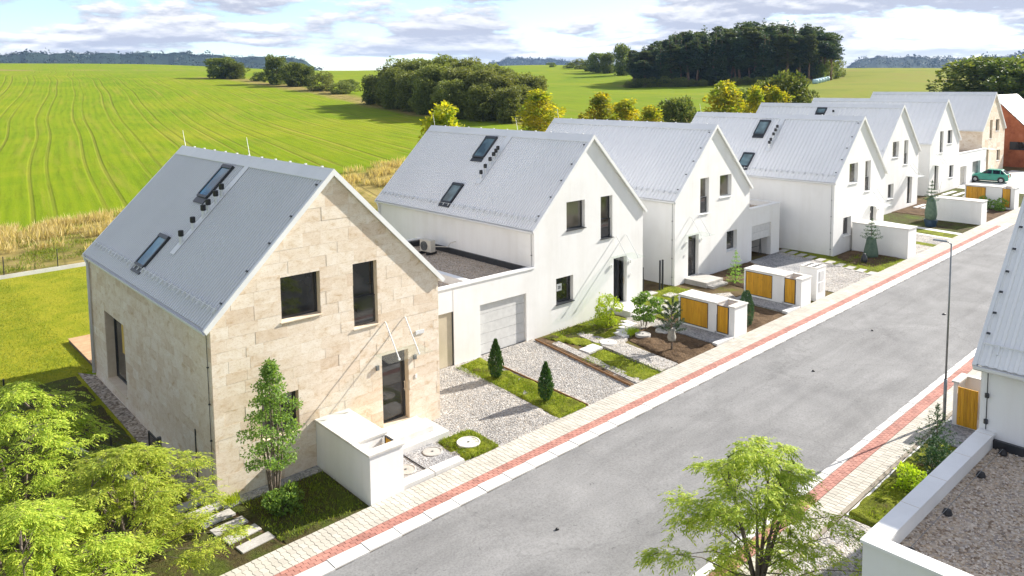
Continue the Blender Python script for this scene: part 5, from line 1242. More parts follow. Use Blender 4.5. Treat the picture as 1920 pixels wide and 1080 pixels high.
sheet('bed_grass_patch', [(39.8,4.2),(41.0,4.6),(41.0,.6),(43.4,.6),(43.4,bpave(43)+.02),(38.0,bpave(38)+.02)], -.005, M['bedgrass'])
bed('soil_bed', [(40.9,.75),(43.42,.85),(43.42,-2.5),(40.0,-2.1),(39.8,-.6)], .0, M['soil'], .05, seed=12)
for xa, xb, nm, mt in ((45.0,48.2,'gravel_yard','gravel'), (48.2,49.1,'bed_grass_patch','bedgrass'), (49.1,51.6,'gravel_yard','gravel'), (51.6,52.0,'concrete_strip','kerb'), (52.0,53.6,'bed_grass_patch','bedgrass'), (53.6,54.3,'concrete_strip','kerb'), (54.3,58.6,'soil_patch','weeds_and_lawn_shade')):
    sheet(nm, [(xa+1.2,4.7),(xb+1.2,4.7),(xb,bpave(xb)+.01),(xa,bpave(xa)+.01)], .0, M[mt])
for xa, xb, nm, mt in ((60,67.5,'soil_patch','soil'), (69,78,'soil_patch','weeds_and_lawn_shade'), (78,97,'concrete_drive','kerb')):
    sheet(nm, [(xa,5.5),(xb,5.5),(xb,bpave(xb)+.01),(xa,bpave(xa)+.01)], .0, M[mt])
for i in range(9): slab(63.2+.0*i, 65.6, 3.9-i*.62, 4.25-i*.62, .05, M['kerb'], lab='long pale step slab in brown soil before the dark windowed house', grp='step slabs before the dark windowed house')
for i in range(6): slab(72.2, 75.5, 4.6-i*.95, 5.0-i*.95, .05, M['kerb'], lab='long pale step slab beside the last golden door box', grp='step slabs beside the last golden door box')
# right hand side
sheet('gravel_yard', [(-20,-13.02),(12.3,-12.9),(12.3,-15.9),(-20,-15.9)], .0, M['gravel'])
bed('lawn_strip', [(12.38,yr(12)-1.47),(18.6,yr(18)-1.47),(18.6,-15.8),(12.5,-15.8)], .0, M['bedgrass'], .06, seed=13)
bed('soil_patch', [(14.6,yr(15)-1.5),(18.5,yr(18)-1.5),(18.5,-14.2),(14.8,-14.2)], .02, M['weeds_and_lawn_shade'], .06, seed=14)
sheet('grey_gravel_and_shade_bed', [(18.7,yr(19)-1.47),(24,yr(24)-1.47),(24,-15.9),(18.7,-15.9)], .0, M['dgravel'])
b = MB(); b.prism([(12.33,-12.93,gz(12)-.1),(20.2,-12.8,gz(20)-.1),(20.2,-12.86,gz(20)-.1),(12.33,-12.99,gz(12)-.1)], [(12.33,-12.93,gz(12)+.045),(20.2,-12.8,gz(20)+.045),(20.2,-12.86,gz(20)+.045),(12.33,-12.99,gz(12)+.045)])
tag(b.build('edge_kerb', M['kerb']), 'narrow pale kerb between the right pavement and the green bed', 'kerb')

# ------------------------------------------------------------------ bin enclosures with golden doors
def enclosure(label, x0, x1, y0, y1, top, doors, group='white bin boxes along the pavement', open_len=1.05, solid_front=False):
    zb = min(gz(x0), gz(x1))-.25; zg_ = gz(x0); root = thing('bin_enclosure', label, 'bin enclosure', (x0, y0, zg_), group); X = x1-x0; Yn = y1-y0; T = top-zg_; B = zb-zg_; t = .13
    w = MB(); yo = open_len if doors else 0
    if doors:
        s = -1 if doors < 0 else 1
        w.box(0, X, 0, .30, B, T-.06)                                             # front wall
        far0, far1 = (X-t, X) if s < 0 else (0, t); w.box(far0, far1, .30, Yn, B, T-.06)
        near0, near1 = (0, t) if s < 0 else (X-t, X)
        w.box(t, X-t, .30, yo, B, .15)
        w.box(near0, near1, .30, yo, B, .12); w.box(near0, near1, yo-.08, Yn-1.70, B, T-.06) if Yn-1.70 > yo else None
        w.box(near0, near1, max(yo-.08, Yn-1.70), Yn, B, .14); w.box(near0, near1, Yn-.10, Yn, .14, T-.06); w.box(near0, near1, max(yo, Yn-1.70), Yn-.10, T-.12, T-.06)
        w.box(t, X-t, yo-.1, yo, .15, T-.06); w.box(t, X-t, Yn-.12, Yn, B, T-.06)
    else: w.box(0, X, 0, Yn, B, T-.06)
    w.build('wall', M['white'], root)
    c = MB()
    if doors:
        c.box(-.04, X+.04, -.04, .33, T-.06, T); c.box(far0-.02 if s < 0 else -.04, far1+.04 if s < 0 else far1+.02, .33, yo-.12, T-.06, T)
        c.box(-.04, X+.04, yo-.12, Yn+.0, T-.06, T+.012)
    else: c.box(-.05, X+.05, -.05, Yn, T-.06, T)
    c.build('cap', M['cap'], root)
    if doors:
        def leaf(ya, yb, za, zt, nb):
            xf = 0 if s < 0 else X
            f = MB(); f.box(xf-.01 if s < 0 else xf-.05, xf+.05 if s < 0 else xf+.01, ya-.03, yb+.03, za-.03, za); f.box(xf-.01 if s < 0 else xf-.05, xf+.05 if s < 0 else xf+.01, ya-.03, ya, za, zt); f.box(xf-.01 if s < 0 else xf-.05, xf+.05 if s < 0 else xf+.01, yb, yb+.03, za, zt)
            f.box(xf-.01 if s < 0 else xf-.05, xf+.05 if s < 0 else xf+.01, ya-.03, yb+.03, zt, zt+.03)
            d = f.build('door', M['anth'], root); wd = (yb-ya)/nb
            for i in range(nb):
                b_ = MB(); xx = (xf+.0, xf+.035) if s < 0 else (xf-.035, xf); b_.box(xx[0], xx[1], ya+i*wd+.003, ya+(i+1)*wd-.003, za+.004, zt-.004); b_.build('board', M['wood'], d)
        Y1 = Yn-.13; Y0 = max(yo, Yn-1.67)
        leaf(Y0, Y1, .17, T-.15, 11)
        leaf(.36, yo-.14, .15, T-.12, 5)
    return root
enclosure('white rendered bin box against the stone house wall with stained top', 3.14, 4.27, bpave(3.6), -.03, 1.42, 1)
enclosure('white bin box with golden doors in front of the second house beside the small pine', 22.56, 23.63, bpave(23), .1, 1.63, -1)
enclosure('white bin box with golden doors beside the tall meter pillar', 29.0, 30.05, bpave(29.5), .4, 1.74, -1)
enclosure('plain white garden wall block behind the tree wrapped in green netting', 43.5, 44.85, bpave(44), .9, 2.36, 0)
enclosure('plain white garden wall block farther along near the blue pot', 58.6, 59.9, bpave(59), 1.0, 2.42, 0)
enclosure('farthest white bin box with golden doors below the green car', 67.7, 69.0, bpave(68), 1.5, 2.55, -1)
# right hand bin enclosure with a door standing open
t = thing('bin_enclosure', 'white bin box with open golden door behind the street lamp on the right', 'bin enclosure', (20.35, -13.0, gz(20)), 'white bin boxes along the pavement')
b = MB(); b.box(0, .9, -.13, 0, -.2, 1.5); b.box(.78, .9, -3.0, -.13, -.2, 1.5); b.box(0, .78, -3.0, -2.87, -.2, 1.5); b.box(0, .78, -2.87, -.13, -.2, .12); b.box(0,.12,-1.3,-1.0,.12,1.5); b.build('wall', M['white'], t)
b = MB(); b.box(-.05, .95, -.20, .05, 1.5, 1.56); b.box(.74, .95, -3.0, -.2, 1.5, 1.56); b.build('cap', M['cap'], t)
b = MB(); b.obox((-.02, -.46, .78), (-.015,0,0), (.0,.31,0), (0,0,.02)); dl = b.build('door', M['anth'], t)
for i in range(6): b = MB(); b.box(-.06, -.02, -.78+i*.104+.003, -.78+(i+1)*.104-.003, .06, 1.40); b.build('board', M['wood'], dl)
b = MB(); b.box(-.10, -.06, -2.3, -1.35, .1, 1.42); b.build('door', M['wood'], t)
t = thing('meter_pillar', 'tall white meter pillar with hollow block top beside the golden door box', 'meter pillar', (30.75, bpave(31)+.02, gz(31)))
b = MB(); b.box(0, 1.02, 0, .95, -.2, 1.74); b.build('body', M['white'], t)
b = MB(); b.box(-.02, 1.04, -.02, .97, 1.74, 1.79); b.build('top_slab', M['cap'], t)
for i in range(3):
    for j in range(2): b = MB(); b.lathe([(.001,0),(.125,0),(.125,.004),(.001,.005)], (.2+.31*i, .25+.45*j, 1.79), 10); b.build('hole', M['black'], t)
for k in range(2): b = MB(); b.box(.28, .78, -.025, 0, .45+.6*k, .95+.6*k); b.build('meter_door', M['lframe'], t)

# ------------------------------------------------------------------ lamp, fences, deck, car
t = thing('street_lamp', 'slim grey street lamp post rising at the right pavement', 'street lamp', (20.42, -12.72, gz(20)))
b = MB(); b.tube([(0,0,0),(0,0,1.5)], .055, 10); b.build('base_sleeve', M['galv'], t, smooth=True)
b = MB(); b.tube([(0,0,1.5),(0,0,6.3)], [.036,.026], 10); b.build('pole', M['galv'], t, smooth=True)
b = MB(); b.tube([(0,0,6.25),(0,.06,6.32),(0,.2,6.35)], .022, 8); b.build('arm', M['galv'], t, smooth=True)
b = MB(); b.hexa([(-.06,.15,6.32),(.06,.15,6.32),(.09,.58,6.34),(-.09,.58,6.34),(-.04,.15,6.38),(.04,.15,6.38),(.07,.56,6.385),(-.07,.56,6.385)]); b.build('lamp_head', M['galv'], t)

def fence(label, pts, h, step, mesh=True):
    root = thing('fence', label, 'fence', (0,0,0), 'wire fences round the gardens'); k = 0
    for (a, c) in zip(pts[:-1], pts[1:]):
        L_ = math.dist(a, c); n = max(1, round(L_/step)); dx, dy = (c[0]-a[0])/n, (c[1]-a[1])/n; nx, ny = -dy/math.hypot(dx, dy)*.03, dx/math.hypot(dx, dy)*.03
        for i in range(n):
            x, y = a[0]+dx*i, a[1]+dy*i; z0 = max(tz(x, y), gz(x)-.03); z1 = max(tz(x+dx, y+dy), gz(x+dx)-.03)
            p = MB(); q = [(x+nx,y+ny,z0-.1),(x-nx,y-ny,z0-.1),(x+dx-nx,y+dy-ny,z1-.1),(x+dx+nx,y+dy+ny,z1-.1)]; p.prism(q, [(v[0], v[1], v[2]+.36) for v in q]); p.build('plinth_slab', M['kerb'], root)
            b_ = MB(); b_.tube([(x,y,z0),(x,y,z0+h)], .03, 6); b_.build('post', M['anth'], root)
            if mesh:
                m_ = MB()
                for r in range(7): zz = .3+(h-.35)*r/6; m_.tube([(x,y,z0+zz),(x+dx,y+dy,z1+zz)], .0035, 3, cap=False)
                s = MB()
                m_.build('wire', M['anth'], root)
    return root
fence('low wire fence with thin dark posts and pale plinth along the back lawn', [(-9.0, 35.9), (60, 36.6)], 1.45, 2.95)
fence('dark post fence with concrete plinth left of the stone house', [(-1.12, 1.85), (-3.5, 11.4), (-9.0, 35.9)], 1.5, 2.5, True)
t = thing('garden_gate', 'dark metal garden gate standing open near the corner of the stone house', 'gate', (-1.0, 1.75, gz(-1))); b = MB(); b.box(-.05, .05, -.05, .05, 0, 1.75); b.build('post', M['anth'], t)
b = MB(); b.box(.96, 1.0, -.25, -.17, 0, 1.75); b.build('post', M['anth'], t)
b = MB(); b.box(-.02, .02, .06, .10, .12, 1.6); b.box(-.02, .02, 1.0, 1.04, .12, 1.6); b.box(-.02, .02, .10, 1.0, .12, .16); b.box(-.02, .02, .10, 1.0, 1.56, 1.6)
for i in range(8): b.box(-.008, .008, .2+i*.1, .215+i*.1, .16, 1.56)
lf = b.build('gate_leaf', M['anth'], t); b = MB(); b.tube([(-.05,.08,.95),(-.10,.08,.95),(-.10,.2,.95)], .012, 5); b.build('handle', M['galv'], lf)
t = thing('garden_gate', 'dark slatted gate in the gap between the second and third house', 'gate', (24.25, 4.35, gz(25))); b = MB()
for i in range(9): b.box(.0+i*.11, .03+i*.11, -.02, .02, .05, 1.6)
b.build('gate_leaf', M['anth'], t); b = MB(); b.box(2.35, 2.42, -.04, .04, 0, 1.75); b.build('post', M['anth'], t); b = MB(); b.box(2.6, 2.67, -.04, .04, 0, 1.75); b.build('post', M['anth'], t)

t = thing('timber_deck', 'warm timber deck behind the stone house on the lawn', 'deck', (.12, 14.0, gz(0)))
b = MB(); b.box(.03, 7.6, .03, 5.15, -.02, .14); b.build('frame', M['bark'], t)
me = None
for i in range(36):
    b = MB(); b.box(0, 7.65, i*.144+.003, (i+1)*.144-.003, .145, .172); b.build('plank', M['deck'], t)

def car():
    t = thing('parked_car', 'green hatchback parked before the garage at the far end', 'car', (84.95, 4.45, gz(85)), None, math.radians(90+6))
    Wd = .82
    # side outline along the length (x forward), lower body
    prof = [(-1.86,.34),(-1.90,.55),(-1.86,.80),(-1.80,.93),(.75,.93),(1.45,.80),(1.82,.66),(1.90,.48),(1.86,.28),(-1.8,.26)]
    b = MB(); n = len(prof)
    secs = [(-Wd,.94), (-Wd*.96,1.0), (-.3,1.02), (.3,1.02), (Wd*.96,1.0), (Wd,.94)]
    base = 0
    for y, k in secs: b.v += [(p[0]*(.985 if abs(y) > .8 else 1), y, .28+(p[1]-.28)*(k if p[1] > .7 else 1)) for p in prof]
    for s in range(len(secs)-1):
        for i in range(n): j = (i+1) % n; b.f.append((s*n+i, s*n+j, (s+1)*n+j, (s+1)*n+i))
    b.f.append(tuple(range(n))); b.f.append(tuple((len(secs)-1)*n+i for i in reversed(range(n))))
    body = b.build('body', M['teal'], t, bevel=.03)
    c = MB(); c.hexa([(-1.80,-.76,.90),(.82,-.76,.90),(.82,.76,.90),(-1.80,.76,.90),(-1.22,-.58,1.40),(.05,-.58,1.43),(.05,.58,1.43),(-1.22,.58,1.40)]); c.build('cabin', M['teal'], t, bevel=.05)
    def pane(pts, name='window'): p = MB(); p.poly(pts); p.poly(pts[::-1]); p.build(name, M['glass'], t)
    for s in (-1, 1):
        f = lambda x, z: (x, s*(.765-(z-.9)*.32+.012), z)
        pane([f(-.32,.97), f(.60,.97), f(.10,1.35), f(-.32,1.35)]); pane([f(-1.08,.97), f(-.42,.97), f(-.42,1.35), f(-1.08,1.34)]); pane([f(-1.52,.98), f(-1.16,.97), f(-1.16,1.33), f(-1.24,1.30)])
        hd = MB(); hd.box(-.25, -.08, s*.845-.02, s*.845+.02, .80, .84); hd.build('door_handle', M['black'], t)
        mm = MB(); mm.box(.58, .72, s*.90-.09, s*.90+.09, .95, 1.06); mm.build('mirror', M['teal'], t)
        rl = MB(); rl.box(-1.905, -1.80, s*.66-.13, s*.66+.13, .62, .90); rl.build('tail_light', M['red'], t)
        hl = MB(); hl.box(1.74, 1.88, s*.6-.16, s*.6+.16, .56, .68); hl.build('headlight', M['lampglass'], t)
        sk = MB(); sk.box(-1.4, 1.4, s*.80-.03, s*.80+.03, .2, .30); sk.build('sill_trim', M['black'], t)
        for xw in (-1.22, 1.2):
            w_ = MB(); w_.lathe([(.001,-.09),(.27,-.09),(.30,-.06),(.30,.06),(.27,.09),(.001,.09)], n=18); ty = w_.build('wheel', M['tyre'], t, smooth=False); ty.rotation_euler = (math.pi/2, 0, 0); ty.location = (xw, s*.76, .30)
            r_ = MB(); r_.lathe([(.001,-.098),(.18,-.098),(.18,.098),(.001,.098)], n=14); r_.build('rim', M['rim'], ty)
            a_ = MB(); a_.lathe([(.001,-.10),(.345,-.10),(.345,.08),(.001,.08)], n=20); ar = a_.build('wheel_arch', M['black'], t); ar.rotation_euler = (math.pi/2, 0, 0); ar.location = (xw, s*.735, .34)
    pane([(.80,-.66,.96),(.80,.66,.96),(.16,.54,1.37),(.16,-.54,1.37)], 'windscreen'); pane([(-1.745,-.64,.98),(-1.745,.64,.98),(-1.32,.54,1.34),(-1.32,-.54,1.34)], 'rear_window')
    bm = MB(); bm.box(-1.93, -1.80, -.74, .74, .32, .52); bm.build('bumper', M['ivory'], t, bevel=.03)
    bm = MB(); bm.box(1.80, 1.93, -.74, .74, .30, .46); bm.build('bumper', M['black'], t, bevel=.03)
    pl_ = MB(); pl_.box(-1.945, -1.93, -.26, .26, .36, .47); pl_.build('plate', M['trim'], t)
car()
R = random.Random(9)
for i in range(7):
    b = MB(); b.box(-1.6, 1.6, -.10, .10, 0, .05); o = b.build('plank', M['plank']); o.location = (93+R.uniform(-1.5, 1.5), .5+R.uniform(-1.2, 1.2), gz(93)+.02+.052*i); o.rotation_euler = (0, 0, R.uniform(.9, 1.4))
    tag(o, 'pale plank lying loose in the pile beyond the green car', 'plank', 'planks piled beyond the green car')

# ------------------------------------------------------------------ garden plants
def plant(name, label, cat, x, y, parts, z=None, rz=0.0):
    t = thing(name, label, cat, (x, y, (gz(x)+.02) if z is None else z), None, rz)
    for nm, me in parts: link(nm, me, t)
    return t
def stem(h, r, n=1, spread=0.0, mat=None, seed=1):
    R = random.Random(seed); b = MB()
    for i in range(n):
        a = R.uniform(0, 6.28); s = spread*R.uniform(.4, 1); x0, y0 = math.cos(a)*s*.25, math.sin(a)*s*.25
        b.tube([(x0,y0,-.15), (x0+math.cos(a)*s*.3, y0+math.sin(a)*s*.3, h*.4), (x0+math.cos(a)*s*.8, y0+math.sin(a)*s*.8, h*R.uniform(.85, 1))], [r, r*.8, r*.25], 6)
    return b.mesh('stem', mat or M['bark'], True)
rp_ = np.random.default_rng(31)
def spire(H, Wd, n, size, mat, z0=.05, base=.35):
    """upright dense plant: widest low, tapering to a point, ragged with upright sprays"""
    t = rp_.random(n)**.8; z = z0+t*(H-z0); prof = np.interp(t, [0, .12, .35, .7, 1], [base, .8, 1, .62, .03])*Wd/2; a = rp_.uniform(0, 6.28, n); r = prof*rp_.uniform(.45, 1.08, n)
    P = np.stack([r*np.cos(a), r*np.sin(a), z], 1); D = np.stack([np.cos(a)*.35, np.sin(a)*.35, np.full(n, 1.0)], 1)+rp_.normal(size=(n,3))*.28
    return leafcloud('foliage', P.astype(np.float32), D, size*rp_.uniform(.6, 1.3, n), mat, .42, rp_)
def fir(H, Wd, tiers, n, size, mat, z0=.1):
    Ps, Ds = [], []; per = n//(tiers*7)
    for i in range(tiers):
        t = i/(tiers-1); zz = z0+(H-z0)*t; l = Wd/2*(1-t)**.8+.05
        for k in range(7):
            a = k*.8976+i*1.1; m = max(6, int(per*(1.1-t))); s = rp_.random(m)
            P = np.stack([np.cos(a)*l*s, np.sin(a)*l*s, zz-.15*l*s+.25*l*s**2+0*s], 1)+rp_.normal(size=(m,3))*.018
            D = np.stack([np.full(m, math.cos(a)), np.full(m, math.sin(a)), np.full(m, .25)], 1)+rp_.normal(size=(m,3))*.75; Ps.append(P); Ds.append(D)
    m = 60; Ps.append(np.stack([np.zeros(m), np.zeros(m), np.linspace(H*.8, H*1.08, m)], 1)); Ds.append(rp_.normal(size=(m,3))*.5+np.array([0,0,.7]))
    P = np.concatenate(Ps); D = np.concatenate(Ds); return leafcloud('foliage', P.astype(np.float32), D, size*rp_.uniform(.7, 1.3, len(P)), mat, .28, rp_)
plant('thuja', 'dark green upright thuja nearer the garage wall in the lawn strip', 'thuja', 11.68, 1.2, [('foliage', spire(1.62, .62, 4500, .085, M['lf_thuja'])), ('stem', stem(.8, .025))])
plant('thuja', 'dark green upright thuja nearer the pavement in the lawn strip', 'thuja', 11.6, -1.8, [('foliage', spire(1.5, .58, 4200, .085, M['lf_thuja'])), ('stem', stem(.8, .025))])
plant('shrub', 'bright yellow green round shrub by the second house wall', 'shrub', 19.9, 2.35, [('foliage', lobed_crown('foliage', rp_, 1.5, 1.35, 14, 3600, .075, M['lf_shrub'], .02)), ('stem', stem(.9, .02, 6, .5))])
def pine_small():
    Ps, Ds = [], []; b = MB(); b.tube([(0,0,-.1),(.02,0,.5),(0,.03,1.2),(0,0,2.1)], [.05,.045,.035,.01], 7)
    for i in range(30):
        zz = .75+1.3*(i/30); a = i*2.4; l = .28+.34*(1-(i/30))*rp_.uniform(.6, 1.2); e = np.array([math.cos(a)*l, math.sin(a)*l, zz+.28]); s0 = np.array([0,0,zz]); b.tube([tuple(s0), tuple((s0+e)/2-np.array([0,0,.03])), tuple(e)], [.014,.011,.005], 4)
        m = 120; s = rp_.uniform(.35, 1.1, m)[:,None]; Ps.append(s0+(e-s0)*s+rp_.normal(size=(m,3))*.012); Ds.append((e-s0)/np.linalg.norm(e-s0)*.8+rp_.normal(size=(m,3))*.8)
    P = np.concatenate(Ps); D = np.concatenate(Ds); return leafcloud('foliage', P.astype(np.float32), D, .10*rp_.uniform(.7, 1.2, len(P)), M['lf_fir'], .2, rp_), b.mesh('stem', M['bark'], True)
f_, s_ = pine_small(); pn = plant('small_pine', 'small upright pine with jute wrapped trunk in dark soil by the golden doors', 'pine', 19.3, -1.9, [('foliage', f_), ('stem', s_)])
b = MB(); b.lathe([(.06,.42),(.17,.46),(.20,.60),(.15,.80),(.17,.95),(.06,1.02)], n=9); b.build('jute_wrap', M['jute'], pn, smooth=True)
plant('shrub', 'arching dark green shrub beside the step of the second house', 'shrub', 20.9, .9, [('foliage', lobed_crown('foliage', rp_, 1.7, 1.15, 10, 2400, .11, M['lf_young'], .45, droop=.7, flat=.5)), ('stem', stem(1.3, .022, 4, .7))])
plant('grass_tuft', 'small green tuft in front of the dark round manhole cover', 'grass tuft', 19.75, .75, [('foliage', leafcloud('foliage', (rp_.normal(size=(300,3))*np.array([.16,.16,.0])).astype(np.float32), rp_.normal(size=(300,3))*.4+np.array([0,0,1]), .35*rp_.uniform(.5, 1, 300), M['lf_shrub'], .08, rp_))])
def weeping():
    n = 3000; a = rp_.uniform(0, 6.28, n); t = rp_.random(n); r = .12+.22*np.sin(t*2.6)*rp_.uniform(.6, 1.1, n); P = np.stack([r*np.cos(a), r*np.sin(a), 1.75-1.6*t], 1); D = np.stack([np.cos(a)*.25, np.sin(a)*.25, np.full(n, -1.0)], 1)+rp_.normal(size=(n,3))*.2
    return leafcloud('foliage', P.astype(np.float32), D, .14*rp_.uniform(.6, 1.2, n), M['lf_fir'], .2, rp_)
plant('weeping_conifer', 'narrow weeping green conifer right behind the first golden door box', 'conifer', 24.6, -2.4, [('foliage', weeping()), ('stem', stem(1.7, .03))])
plant('small_fir', 'young green fir in brown soil before the third house', 'fir', 30.9, 2.1, [('foliage', fir(1.75, 1.1, 8, 2600, .08, M['lf_young'])), ('stem', stem(1.6, .025))])
t = plant('wrapped_fir', 'fir with lower branches wrapped in green netting before the white wall', 'fir', 42.3, -.9, [('foliage', fir(1.25, 1.25, 6, 2200, .09, M['lf_fir'])), ('stem', stem(1.2, .03))], z=gz(42)+1.25)
b = MB(); b.lathe([(.42,-1.25),(.46,-1.0),(.40,-.6),(.33,-.25),(.30,.0),(.14,.18)], n=12); b.build('netting', M['netting'], t, smooth=True)
t = plant('wrapped_fir', 'tall fir with wrapped branches standing in a dark blue pot', 'fir', 55.6, .1, [('foliage', fir(1.5, 1.0, 6, 1800, .10, M['lf_fir'])), ('stem', stem(1.4, .03))], z=gz(55)+2.0)
b = MB(); b.lathe([(.38,-1.5),(.46,-1.0),(.40,-.4),(.30,.1),(.12,.35)], n=12); b.build('netting', M['netting'], t, smooth=True); b = MB(); b.lathe([(.38,-2.0),(.50,-1.45),(.44,-1.45)], n=14); b.build('pot', M['bluepot'], t)
t = thing('plant_pot', 'dark round plant pot with bare twigs by the dark windowed house', 'plant pot', (68.8, 4.2, gz(68))); b = MB(); b.lathe([(.32,0),(.48,.42),(.42,.42)], n=14); b.build('pot', M['bluepot'], t); link('twigs', stem(1.9, .015, 7, .5, None, 3), t)
t = thing('shrub_sack', 'dark sack standing in the soil bed by the wrapped fir', 'sack', (40.6, -1.2, gz(40))); b = MB(); b.lathe([(.16,0),(.2,.2),(.17,.42),(.08,.55),(.10,.62)], n=10); b.build('sack_body', M['anth'], t, smooth=True)
for x, y, lab in ((66.6, -1.6, 'low green shrub before the farthest golden doors'), (66.9, -.3, 'dark grey shrub in front of the farthest golden doors'), (69.9, -1.2, 'pale shrub on the pavement side of the farthest bin box')):
    plant('shrub', lab, 'shrub', x, y, [('foliage', lobed_crown('foliage', rp_, 1.5, .75, 10, 1200, .12, M['lf_young'], .05)), ('stem', stem(.7, .02, 4, .4))])
plant('small_fir', 'spreading young fir in the bed by the gravel roof parapet', 'fir', 17.1, -13.6, [('foliage', fir(1.75, 1.7, 9, 4200, .085, M['lf_fir'])), ('stem', stem(1.6, .03))])
plant('shrub', 'low yellow green plant in the bed by the gravel roof parapet', 'shrub', 14.9, -13.7, [('foliage', lobed_crown('foliage', rp_, 1.1, .6, 10, 1200, .08, M['lf_shrub'], .0)), ('stem', stem(.4, .015, 4, .3))])
plant('shrub', 'bluish bushy plant beside the spreading young fir', 'shrub', 16.2, -13.9, [('foliage', lobed_crown('foliage', rp_, 1.2, .9, 12, 1700, .07, M['lf_fir'], .0)), ('stem', stem(.5, .02, 4, .3))])
plant('shrub', 'low leafy green plant at the foot of the young tree', 'shrub', 1.25, -1.7, [('foliage', lobed_crown('foliage', rp_, 1.25, .55, 12, 1600, .085, M['lf_young'], .0)), ('stem', stem(.35, .015, 5, .4))])
plant('grass_tuft', 'bright green tuft at the front corner of the stone house', 'grass tuft', .28, -.25, [('foliage', leafcloud('foliage', (rp_.normal(size=(260,3))*np.array([.14,.12,.0])).astype(np.float32), rp_.normal(size=(260,3))*.5+np.array([0,0,1]), .28*rp_.uniform(.5, 1, 260), M['lf_shrub'], .1, rp_))])
# blades in the planted beds and dry grass on the field edge: nobody could count these
def blades(name, label, boxes, hmin, hmax, wid, mat, lean=.35, seed=1, ground_fn=None, kind='stuff'):
    rng = np.random.default_rng(seed); Ps = []
    for (x0, x1, y0, y1, n) in boxes: Ps.append(np.stack([rng.uniform(x0, x1, n), rng.uniform(y0, y1, n)], 1))
    P = np.concatenate(Ps); z = ground_fn(P[:,0], P[:,1]); P = np.stack([P[:,0], P[:,1], z], 1); n = len(P); D = rng.normal(size=(n,3))*lean; D[:,2] = 1
    me = leafcloud(name, P.astype(np.float32), D, rng.uniform(hmin, hmax, n), mat, wid, rng); return tag(link(name, me), label, 'grass', kind=kind)
gfn = lambda x, y: gz(x)+.02
blades('bed_grass', 'short young grass blades in the planted strips', [(11.2, 12.4, -3.2, 3.3, 5200), (6.8, 8.1, -3.2, -1.5, 2200), (17, 21, 2.3, 3.5, 2200), (15.6, 17.2, -3.2, .2, 1800), (12.6, 17, -15.5, -13.1, 5000), (.5, 3.0, -3.2, -.5, 2600), (22.8, 27.6, 1.2, 4.0, 2500), (39, 43, -2.9, 0, 1500)], .05, .15, .16, M['blade'], .6, 3, gfn)
blades('lawn_grass', 'short uneven grass blades over the garden lawn', [(-6, 0, 14, 35, 22000), (-2.4, -.6, 3, 14, 1500), (0, 16, 20, 35.5, 9000)], .05, .13, .18, M['blade'], .7, 4, lambda x, y: gz(x)-.012)
rngd = np.random.default_rng(8)
def clumps(n, x0, x1, y0, y1): return [(x-1.1, x+1.1, y-.5, y+.5, 130) for x, y in zip(rngd.uniform(x0, x1, n), rngd.uniform(y0, y1, n))]
blades('dry_grass', 'tall dry straw coloured grass along the field edge', clumps(120, -22, 40, 49, 54.5)+clumps(50, 30, 70, 50, 58)+clumps(40, -22, 20, 40, 49), .35, 1.05, .07, M['dry'], .3, 5, lambda x, y: terrain(x, y))
blades('rough_grass', 'rough green grass between the fence and the dry grass', clumps(110, -22, 30, 37, 52), .15, .45, .10, M['blade'], .5, 6, lambda x, y: terrain(x, y))

# ------------------------------------------------------------------ young tree by the stone house and the near trees with layered foliage
def young_tree():
    rng = np.random.default_rng(17); b = MB()
    for i in range(6):
        a = i*1.05; s = .10+.05*(i % 3); b.tube([(math.cos(a)*.06, math.sin(a)*.06, -.15), (math.cos(a)*s, math.sin(a)*s, .9), (math.cos(a)*s*1.8, math.sin(a)*s*1.8, 2.0), (math.cos(a)*s*1.2, math.sin(a)*s*1.2, 3.3+.15*i)], [.038,.032,.022,.008], 6)
    cs = []; 
    for i in range(46):
        t = i/45; z = 1.25+3.0*t; w = np.interp(t, [0,.12,.35,.6,.8,1], [.50,.84,.92,.66,.40,.08]); a = i*2.4; r = w*rng.uniform(.35, 1.05); cs.append((r*math.cos(a), r*math.sin(a), z, .13+.17*w*rng.uniform(.5, 1.2)))
    cs = np.array(cs); n = 6800; k = rng.integers(0, len(cs), n); d = unit(rng, n); P = cs[k,:3]+d*cs[k,3:4]*rng.uniform(.3, 1.05, n)[:,None]*np.array([1.15,1.15,.6]); D = d+rng.normal(size=(n,3))*.7; D[:,2] -= .15
    for i in range(0, 46, 2): b.tube([(0,0,max(.9, cs[i,2]-.45)), tuple(cs[i,:3])], [.012,.004], 4)
    t = thing('young_tree', 'slender young green tree with several stems in front of the stone house', 'tree', (1.15, -1.3, gz(1)-.02)); link('crown', leafcloud('crown', P.astype(np.float32), D, .085*rng.uniform(.6, 1.3, n), M['lf_young'], .55, rng, up=1.2), t); b.build('trunk', M['bark'], t, smooth=True)
young_tree()

